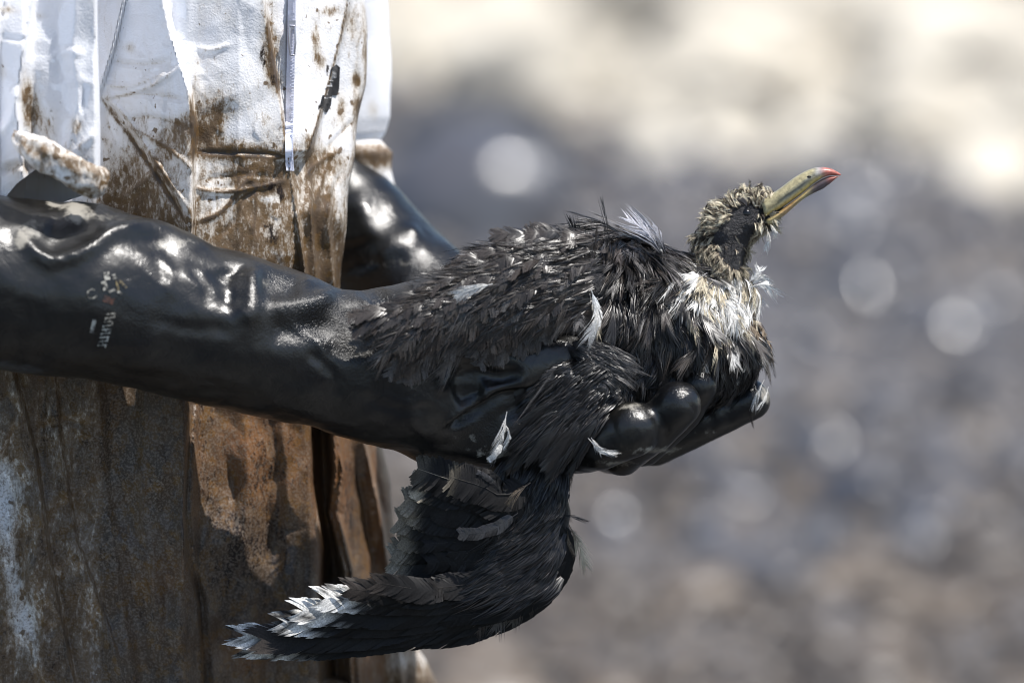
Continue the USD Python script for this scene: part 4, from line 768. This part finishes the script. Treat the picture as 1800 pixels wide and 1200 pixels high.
# --- near wing folded over the wrist
wing_d = lambda x: np.interp(x, [600, 700, 800, 900, 1000, 1060], [.107, .100, .090, .081, .070, .058])
wv_, wf_ = body_part([[P(1030, 500, .046, 40), P(920, 498, .058, 40), P(800, 530, .072, 30), P(700, 575, .088, 14)]], .003, .01, .02)
wing = obj('wing', (wv_, wf_), 'bird_skin', bird)
wr = np.random.default_rng(21)
for k in range(9):                                   # long outer feathers, deepest first
    q = k / 8; r0_ = (880 - 30 * q, 520 + 10 * q); tipx = [622, 640, 662, 690, 700, 726, 742, 772, 800][k]; tipy = [612, 590, 600, 568, 598, 575, 592, 580, 588][k]
    d0, d1 = wing_d(r0_[0]) + .001, wing_d(tipx) + .001 + .0012 * (8 - k) * .4
    mx, my = (r0_[0] + tipx) / 2, (r0_[1] + tipy) / 2 - 10 + 3 * k
    one(wing, [(r0_[0], r0_[1], d0), (mx, my, (d0 + d1) / 2 + .004), (tipx, tipy, d1)], wr.uniform(13, 19), TF[k % 8], BROWN * wr.uniform(.8, 1.3), GREY * wr.uniform(.9, 1.7), .55, .5)
rows = []
for s in np.linspace(0, 1, 19):
    for o in np.linspace(-1, 1, 9):
        rows.append((s, o))
rows.sort(key=lambda q: -q[0])
for s, o in rows:
    s_ = s + wr.normal(0, .018); x = 1045 - 315 * s_; y = 478 + 88 * s_ ** 1.25; wd = np.interp(s_, [0, .25, .6, 1], [62, 76, 56, 26])
    y += o * wd + wr.normal(0, 6); x += wr.normal(0, 7) + 16 * o
    L = np.interp(s_, [0, 1], [66, 84]) * wr.uniform(.75, 1.3); ang = np.radians(np.interp(s_, [0, .5, 1], [22, 27, 36]) + 16 * o + wr.normal(0, 9))
    dx, dy = -np.cos(ang) * L, np.sin(ang) * L
    dep = lambda X_, Y_: wing_d(X_) + .010 * (1 - ((Y_ - (478 + 88 * np.clip((1045 - X_) / 315, 0, 1.3) ** 1.25)) / 95) ** 2)
    lf = .0016 + wr.uniform(0, .004)
    d0, d1 = dep(x, y), dep(x + dx, y + dy) + lf
    base = BROWN * wr.uniform(.35, .9); tip = base * 1.5
    if wr.random() < .3: base = DARK * wr.uniform(.8, 1.5); tip = BROWN
    if wr.random() < .12: tip = GREY * wr.uniform(.7, 1.6)
    if o > .8: tip = GREY * .9
    one(wing, [(x, y, d0), (x + dx * .5 + wr.normal(0, 3), y + dy * .45 - 3, (d0 + d1) / 2 + .003), (x + dx, y + dy, d1)], wr.uniform(13, 21), TC[wr.integers(8)] if wr.random() < .75 else TB[wr.integers(10)], base, tip, .6, .4,
        N0=TOCAM + UP * (-.5 * o) + wr.normal(0, .14, 3), mat='oiled_feather', n=8)
wl = Stack()
for k in range(620):
    s_ = wr.random(); o = wr.uniform(-1, 1); x = 1045 - 330 * s_; wd = np.interp(s_, [0, .25, .6, 1], [62, 76, 56, 24]); y = 478 + 88 * s_ ** 1.25 + o * wd
    L = wr.uniform(40, 95); a = np.radians(np.interp(s_, [0, .5, 1], [20, 26, 36]) + 16 * o + 60 * (meshkit.noise(np.array([x / 38., y / 22., 1.])) - .5) + wr.normal(0, 4))
    dep_ = lambda X_, Y_: wing_d(X_) + .010 * (1 - ((Y_ - (478 + 88 * np.clip((1045 - X_) / 315, 0, 1.3) ** 1.25)) / 95) ** 2) + .0035
    x2, y2 = x - np.cos(a) * L, y + np.sin(a) * L; b = BROWN * wr.uniform(.4, 1.6)
    wl.put(plume([at(x, y, dep_(x, y)), at((x + x2) / 2, (y + y2) / 2 - 2, (dep_(x, y) + dep_(x2, y2)) / 2 + .002), at(x2, y2, dep_(x2, y2) + .001)], TOCAM + UP * (-.5 * o) + wr.normal(0, .3, 3), wr.uniform(5, 10) * S, TL[wr.integers(10)], b * .8, GREY * wr.uniform(.4, 1.9) if k % 3 == 0 else b, .5, .5))
v_, f_, c_ = wl.out(); obj('plumage', (v_, f_), 'oiled_feather', wing, kind='stuff', prim={'tint': c_}, label='stringy wet barbs combed back over the folded wing')
one(wing, [(862, 500, .106), (835, 507, .108), (798, 522, .106)], 13, TB[2], WHITE, WHITE, .5, .3, mat='pale_feather', label='small clean white feather on the folded wing')

# --- black feathers lying over the fingers, and single ones that stand out
tuft = Stack()
for k in range(420):
    q = wr.random(); w_ = wr.random(); x, y = 1010 + 82 * w_, 628 + 90 * q; L = wr.uniform(80, 190) * (1 - .3 * (1 - q)); a = np.radians(30 + 14 * q + 26 * (meshkit.noise(np.array([x / 40., y / 40., 0])) - .5) + wr.normal(0, 4))
    d0 = .052 + wr.uniform(0, .005); d1 = .066 + wr.uniform(0, .008)
    c = [(x, y, d0), (x - np.cos(a) * L * .5, y + np.sin(a) * L * .38, (d0 + d1) / 2 + .010), (x - np.cos(a) * L, y + np.sin(a) * L, d1)]
    b = DARK * wr.uniform(.35, .9)
    tuft.put(plume([at(*p) for p in c], TOCAM + wr.normal(0, .15, 3), wr.uniform(6, 13) * S, TL[wr.integers(10)] if k % 5 else TC[wr.integers(8)], b, b * wr.uniform(1, 1.8), .6, .4))
for k in range(150):                              # greyish tuft on the flank
    x, y = 1005 + 65 * wr.random(), 596 + 56 * wr.random(); L = wr.uniform(35, 90); a = np.radians(28 + 50 * (meshkit.noise(np.array([x / 25., y / 25., 3])) - .5) + wr.normal(0, 6))
    c = [(x, y, .064), (x + np.cos(a) * L * .5, y + np.sin(a) * L * .4, .071), (x + np.cos(a) * L, y + np.sin(a) * L, .064)]
    tuft.put(plume([at(*p) for p in c], TOCAM + wr.normal(0, .2, 3), wr.uniform(4, 8) * S, TL[wr.integers(10)], BROWN * .6, GREY * wr.uniform(.5, 2.0), .35, .5))
v_, f_, c_ = tuft.out(); obj('plumage', (v_, f_), 'oiled_feather', body, kind='stuff', prim={'tint': c_}, label='long black belly feathers combed over the glove')
for cv, W, tm, b, t, lb in [
        ([(1046, 492, .05), (1018, 430, .056), (1000, 382, .054)], 13, TW[0], DARK, DARK * 1.3, 'tall dark plume standing up on the back'), ([(1052, 500, .05), (1036, 440, .055), (1030, 405, .055)], 9, TW[1], DARK, DARK, None),
        ([(1066, 470, .045), (1068, 405, .048), (1058, 352, .046)], 8, TW[2], DARK, DARK, 'highest thin dark plume standing up on the back'), ([(1040, 480, .05), (1046, 430, .05), (1050, 395, .05)], 6, TW[3], DARK, BROWN, None),
        ([(1166, 452, .03), (1140, 412, .036), (1102, 384, .034)], 15, TD[0], DARK, np.array([.5, .5, .55]), 'silvery grey tuft raised on the back of the neck'), ([(1172, 450, .03), (1150, 405, .03), (1118, 382, .03)], 12, TD[1], DARK, np.array([.4, .4, .44]), None),
        ([(1132, 470, .05), (1136, 455, .055), (1128, 440, .056)], 9, TW[4], DARK, DARK, None),
        ([(1040, 512, .068), (1052, 555, .080), (1034, 594, .080)], 12, TB[3], np.array([.42, .46, .5]), WHITE, 'white streaked feather hanging from the folded wing'), ([(1036, 515, .068), (1048, 555, .076), (1052, 588, .076)], 7, TD[2], np.array([.3, .3, .3]), CREAM, None),
        ([(1030, 525, .068), (1014, 548, .075), (1018, 572, .075)], 12, TB[4], np.array([.25, .27, .3]), GREY * 2.5, None),
        ([(1318, 505, .02), (1345, 500, .022), (1366, 518, .02)], 9, TD[3], WHITE, WHITE, 'white downy feather sticking out in front of the neck'), ([(1322, 500, .01), (1340, 488, .012), (1352, 500, .01)], 10, TD[4], WHITE, WHITE, None),
        ([(1318, 495, .012), (1334, 478, .012), (1336, 470, .01)], 9, TD[5], WHITE, WHITE, None), ([(1348, 400, .015), (1352, 420, .018), (1346, 440, .016)], 6, TD[6], CREAM, WHITE, 'white feather dangling under the bill'), ([(1352, 392, .012), (1362, 408, .014), (1362, 418, .012)], 5, TD[7], CREAM, WHITE, None),
        ([(1225, 455, .0), (1214, 448, .0), (1210, 438, .0)], 3, TW[5], TAN, CREAM, None), ([(1236, 400, .0), (1224, 420, .0), (1224, 446, .0)], 9, TW[6], DARK, BROWN, 'dark tuft hanging behind the head'),
        ([(890, 760, .082), (905, 745, .085), (975, 650, .082)], 3, TW[7], BROWN, GREY, None)]:
    one(body, cv, W, tm, b, t, .35, .5, mat='pale_feather' if np.max(t) > .3 else 'oiled_feather', label=lb)

# --- hanging wing: primaries sweep to the left, secondaries shorter, coverts over their roots
wv2, wf2 = body_part([[P(950, 830, .012, 34), P(980, 900, .016, 24), P(975, 985, .016, 14), P(940, 1040, .018, 8)]], .003, .008, .02)
hang = obj('wing', (wv2, wf2), 'bird_skin', bird)
tips = [(400, 1140), (398, 1116), (430, 1124), (470, 1092), (505, 1072), (545, 1050), (590, 1032), (640, 1022)]
for k, (tx, ty) in enumerate(tips):
    tx += 14; q = k / 7; d = .020 + .0045 * k
    cvs = [(985 - 40 * q, 890, d), (990 - 50 * q, 985 - 10 * q, d + .004), (925 - 45 * q, 1062 - 45 * q, d + .008), (800 - 20 * q, 1108 - 78 * q, d + .016), ((640 + tx * .35) / 1.25 - 20 + 80 * q, 1130 - 88 * q + (ty - 1142 + 112 * q) * .5, d + .028), (tx, ty, d + .036)]
    wt = k in (0, 1, 3, 4, 5)
    one(hang, cvs, 27 - 3 * q, TF[k], DARK * wr.uniform(.35, .7), (WHITE if wt else BROWN) * wr.uniform(.85, 1.1), [.86, .93, .95, .89, .88, .86, .93, .96][k], .08, N0=TOCAM + UP * (.15 - .1 * q), shaft=5 if k in (1, 4) else 1.4, label='long dark flight feather with a white tip' if wt else None, n=20)
tips = [(682, 1004), (676, 985), (670, 962), (678, 940), (684, 915), (700, 898), (706, 872), (716, 848), (722, 826), (760, 836)]
for k, (tx, ty) in enumerate(tips):
    tx += 12; q = k / 9; d = .036 + .003 * k
    rx, ry = 955 - 30 * q, 960 - 110 * q
    one(hang, [(rx, ry, d), (rx - 40, ry + 34 - 12 * q, d + .006), ((rx + tx) / 2, (ry + ty) / 2 + 26 - 14 * q, d + .009), (tx + wr.normal(0, 7), ty + wr.normal(0, 4), d + .004)], wr.uniform(26, 36), TF[(k + 3) % 8], DARK * wr.uniform(.35, .8), np.array([.42, .37, .29]) * (wr.uniform(.4, 1.0) if k < 8 else .2), .90, .12, N0=TOCAM + UP * .1, n=16, shaft=6 if k in (2, 8) else 1.3)
hl = Stack()
for k in range(26):                                   # long coverts following the flight feathers
    q = (k + .5) / 26; z = wr.random(); x, y = 992 - 60 * z, 815 + 185 * q; L = wr.uniform(130, 230); a = np.radians(np.interp(q, [0, .5, 1], [64, 50, 38]) + wr.normal(0, 4)); e = np.radians(np.interp(q, [0, 1], [8, 10]))
    d0 = .046 + .004 * z; c = [(x, y, d0), (x - np.cos(a) * L * .45, y + np.sin(a) * L * .45, d0 + .008), (x - np.cos(a) * L * .45 - np.cos(e) * L * .6, y + np.sin(a) * L * .45 + np.sin(e) * L * .5, d0 + .008)]
    one(hang, c, wr.uniform(15, 22), TF[wr.integers(8)], DARK * wr.uniform(.25, .6), DARK * wr.uniform(.4, 1.0), .75, .3, N0=TOCAM + wr.normal(0, .06, 3), n=10, shaft=4 if k % 5 == 0 else 1.3)
for k in range(170):                                  # wet hair-like barbs over their roots
    q = wr.random(); z = wr.random(); x, y = 1004 - 120 * z - 15 * q, 805 + 215 * q; L = wr.uniform(60, 140); a = np.radians(np.interp(q, [0, .5, 1], [70, 54, 40]) + 40 * (meshkit.noise(np.array([x / 40., y / 40., 2.])) - .5) + wr.normal(0, 4))
    d0 = .054 + .004 * q; c = [(x, y, d0), (x - np.cos(a) * L * .4, y + np.sin(a) * L * .5, d0 + .008), (x - np.cos(a) * L, y + np.sin(a) * L * .85, d0 + .007)]
    b = DARK * wr.uniform(.25, .9); hl.put(plume([at(*p) for p in c], TOCAM + wr.normal(0, .12, 3), wr.uniform(6, 12) * S, TL[wr.integers(10)], b, b * wr.uniform(1, 1.6), .6, .4))
v_, f_, c_ = hl.out(); obj('plumage', (v_, f_), 'oiled_feather', hang, kind='stuff', prim={'tint': c_}, label='dark wet barbs over the roots of the hanging wing')
for cv, W, tm, b, t, lb in [([(880, 862, .07), (860, 842, .072), (838, 828, .07)], 5, TF[1], DARK, DARK * 2, None), ([(905, 905, .07), (860, 933, .074), (805, 938, .07)], 11, TF[2], np.array([.022, .022, .024]), DARK * 1.6, None),
                            ([(985, 905, .05), (1010, 908, .052), (1034, 916, .05)], 5, TW[0], DARK, DARK, None), ([(1002, 925, .03), (1016, 952, .03), (1030, 994, .03)], 13, TB[1], TAN, CREAM, 'pale tan feather dangling off the hanging wing'), ([(998, 935, .03), (1000, 955, .03), (1010, 975, .03)], 6, TW[3], TAN * .5, TAN, None),
                            ([(930, 850, .074), (905, 868, .076), (892, 888, .074)], 9, TW[5], BROWN, TAN, None), ([(905, 1040, .04), (880, 1080, .04), (870, 1108, .04)], 16, TB[5], BROWN * .7, GREY, None), ([(930, 1020, .04), (915, 1060, .04), (900, 1095, .04)], 14, TB[6], DARK, BROWN * 1.6, None), ([(960, 1000, .04), (945, 1040, .04), (930, 1070, .04)], 14, TB[7], DARK, BROWN, None),
                            ([(880, 1060, .04), (850, 1090, .04), (838, 1112, .04)], 14, TB[8], DARK, BROWN * 1.5, None)]:
    one(hang, cv, W, tm, b, t, .4, .4, label=lb, mat='oiled_feather')

# --- bill
bx_ = np.linspace(0, 1, 26)
top = spl([(1338, 352), (1356, 341), (1375, 328), (1392, 315), (1408, 305), (1423, 298), (1436, 294.5), (1450, 294), (1462, 297), (1471, 301.5), (1478, 306)], 26)
gap_ = spl([(1345, 384), (1360, 375), (1376, 364.5), (1394, 352), (1410, 340), (1424, 328), (1436, 319), (1448, 312), (1459, 308.5), (1469, 308.5), (1478, 308.5)], 26)
bot = spl([(1352, 398), (1366, 388), (1381, 377), (1397, 363), (1411, 351), (1424, 343), (1436, 337), (1448, 331), (1459, 323), (1468, 315), (1474, 310)], 26)
def loft(A, B, hw, pw=1.0):
    rings = []
    for i in range(len(A)):
        a = np.linspace(0, 2 * np.pi, 24, endpoint=False); m = (A[i] + B[i]) / 2; h = (A[i] - B[i]) / 2
        cc = np.cos(a); ss = np.sign(np.sin(a)) * np.abs(np.sin(a)) ** pw
        rings.append(at(m[0] + h[0] * cc, m[1] + h[1] * cc, .004 + hw[i] * ss))
    v = np.stack(rings).reshape(-1, 3); f = grid_faces(len(A), 24, True); n = len(v); j = np.arange(24); j2 = (j + 1) % 24; L0 = (len(A) - 1) * 24
    v = np.vstack([v, v[:24].mean(0), v[L0:].mean(0)])
    return v, np.vstack([f, np.stack([np.full(24, n), j, j2], 1), np.stack([np.full(24, n + 1), L0 + j2, L0 + j], 1)])
def horn(v, lower):
    x, y = to_px(v); t = (x - 1345) / 133
    ol, ye, gr, rd = np.array([.36, .32, .19]), np.array([.46, .35, .12]), np.array([.36, .36, .36]), np.array([.40, .13, .10])
    g = np.interp(x, gap_[:, 0], gap_[:, 1]); off = (g - y)
    c = ol[None] + 0 * v
    def mixin(c, k, col): return c * (1 - k[:, None]) + col * k[:, None]
    if not lower:
        c = mixin(c, np.exp(-((off - 4) / 4.5) ** 2) * (t < .75), ye); c = mixin(c, np.exp(-((off - 15) / 4) ** 2) * sstep(.1, .3, t) * (1 - sstep(.6, .72, t)), np.array([.14, .15, .14]))
        c = mixin(c, sstep(.62, .72, t) * sstep(4, 12, off), gr); c = mixin(c, sstep(.72, .84, t + .02 * off / 10), rd)
    else:
        c = mixin(c, sstep(-18, -3, off) * .6 * (1 - sstep(.5, .7, t)), ye * .8); c = mixin(c, .5 * np.exp(-((t - .3) / .15) ** 2), np.array([.30, .12, .05])); c = mixin(c, sstep(.5, .68, t), np.array([.07, .055, .06])); c = mixin(c, sstep(.78, .9, t) * sstep(-18, -5, off), rd * .8)
    return np.clip(c, 0, 1)
uv_, uf_ = loft(top, gap_, np.interp(bx_, [0, .3, .7, .9, 1], [.0105, .0085, .0052, .0030, .0006]), .8)
nx_, ny_ = to_px(uv_); nose = normals(uv_, uf_)
uv_ = uv_ + nose * (crease(nx_, ny_, [(1362, 352), (1385, 338), (1408, 322), (1428, 311)], 3.0, -.0011) )[:, None]
bu = obj('upper_bill', (uv_, uf_), 'bill_horn', bird, prim={'tint': horn(uv_, False)})
lv_, lf_ = loft(gap_ + [0, 1.2], bot, np.interp(bx_, [0, .3, .7, .9, 1], [.0098, .0080, .0050, .0030, .0006]), .9)
obj('lower_bill', (lv_, lf_), 'bill_horn', bird, prim={'tint': horn(lv_, True)})
ic = trimesh.creation.icosphere(2, 1.0)
obj('nostril', (np.array(ic.vertices) * [.0016, .0016, .0010] + at(1422, 311, .0102), np.array(ic.faces)), 'black_gloss', bu)
obj('eye', (np.array(ic.vertices) * .0045 + at(1312, 376, .0098), np.array(ic.faces)), 'black_gloss', bird)
# --- webbed feet tucked behind the gloves
# --- loose feathers stuck to the gloves
def loose(label, curves, spots=()):
    s = Stack()
    for cv, W, tm, b in curves: s.put(plume([at(*q) for q in cv], TOCAM, W * S, tm, b, b, .5, .5))
    v_, f_, c_ = s.out(); p = obj('loose_feather', (v_, f_), 'pale_feather', prim={'tint': c_}, cat='feather', label=label)
loose('small wet white feather stuck under the near glove beside the hanging wing', [([(890, 728, .088), (880, 770, .090), (862, 808, .088)], 11, TW[2], WHITE), ([(886, 742, .09), (896, 765, .092), (884, 790, .09)], 5, TW[1], WHITE), ([(882, 780, .09), (872, 797, .092), (858, 809, .09)], 5, TF[2], WHITE * .8)])
loose('tiny white down feather on the plump nearest fingertip', [([(1036, 772, .076), (1056, 792, .079), (1084, 798, .082)], 8, TW[4], WHITE), ([(1040, 770, .076), (1048, 784, .079), (1056, 796, .079)], 6, TD[4], WHITE * .8)])
loose('white wet feather wrapped over the outstretched fingertip', [([(1342, 670, .008), (1330, 695, .012), (1322, 722, .010)], 7, TW[5], WHITE), ([(1350, 682, .004), (1345, 700, .008), (1331, 720, .010)], 5, TW[6], WHITE), ([(1322, 720, .010), (1321, 738, .008), (1324, 752, .006)], 3, TW[7], BROWN)])
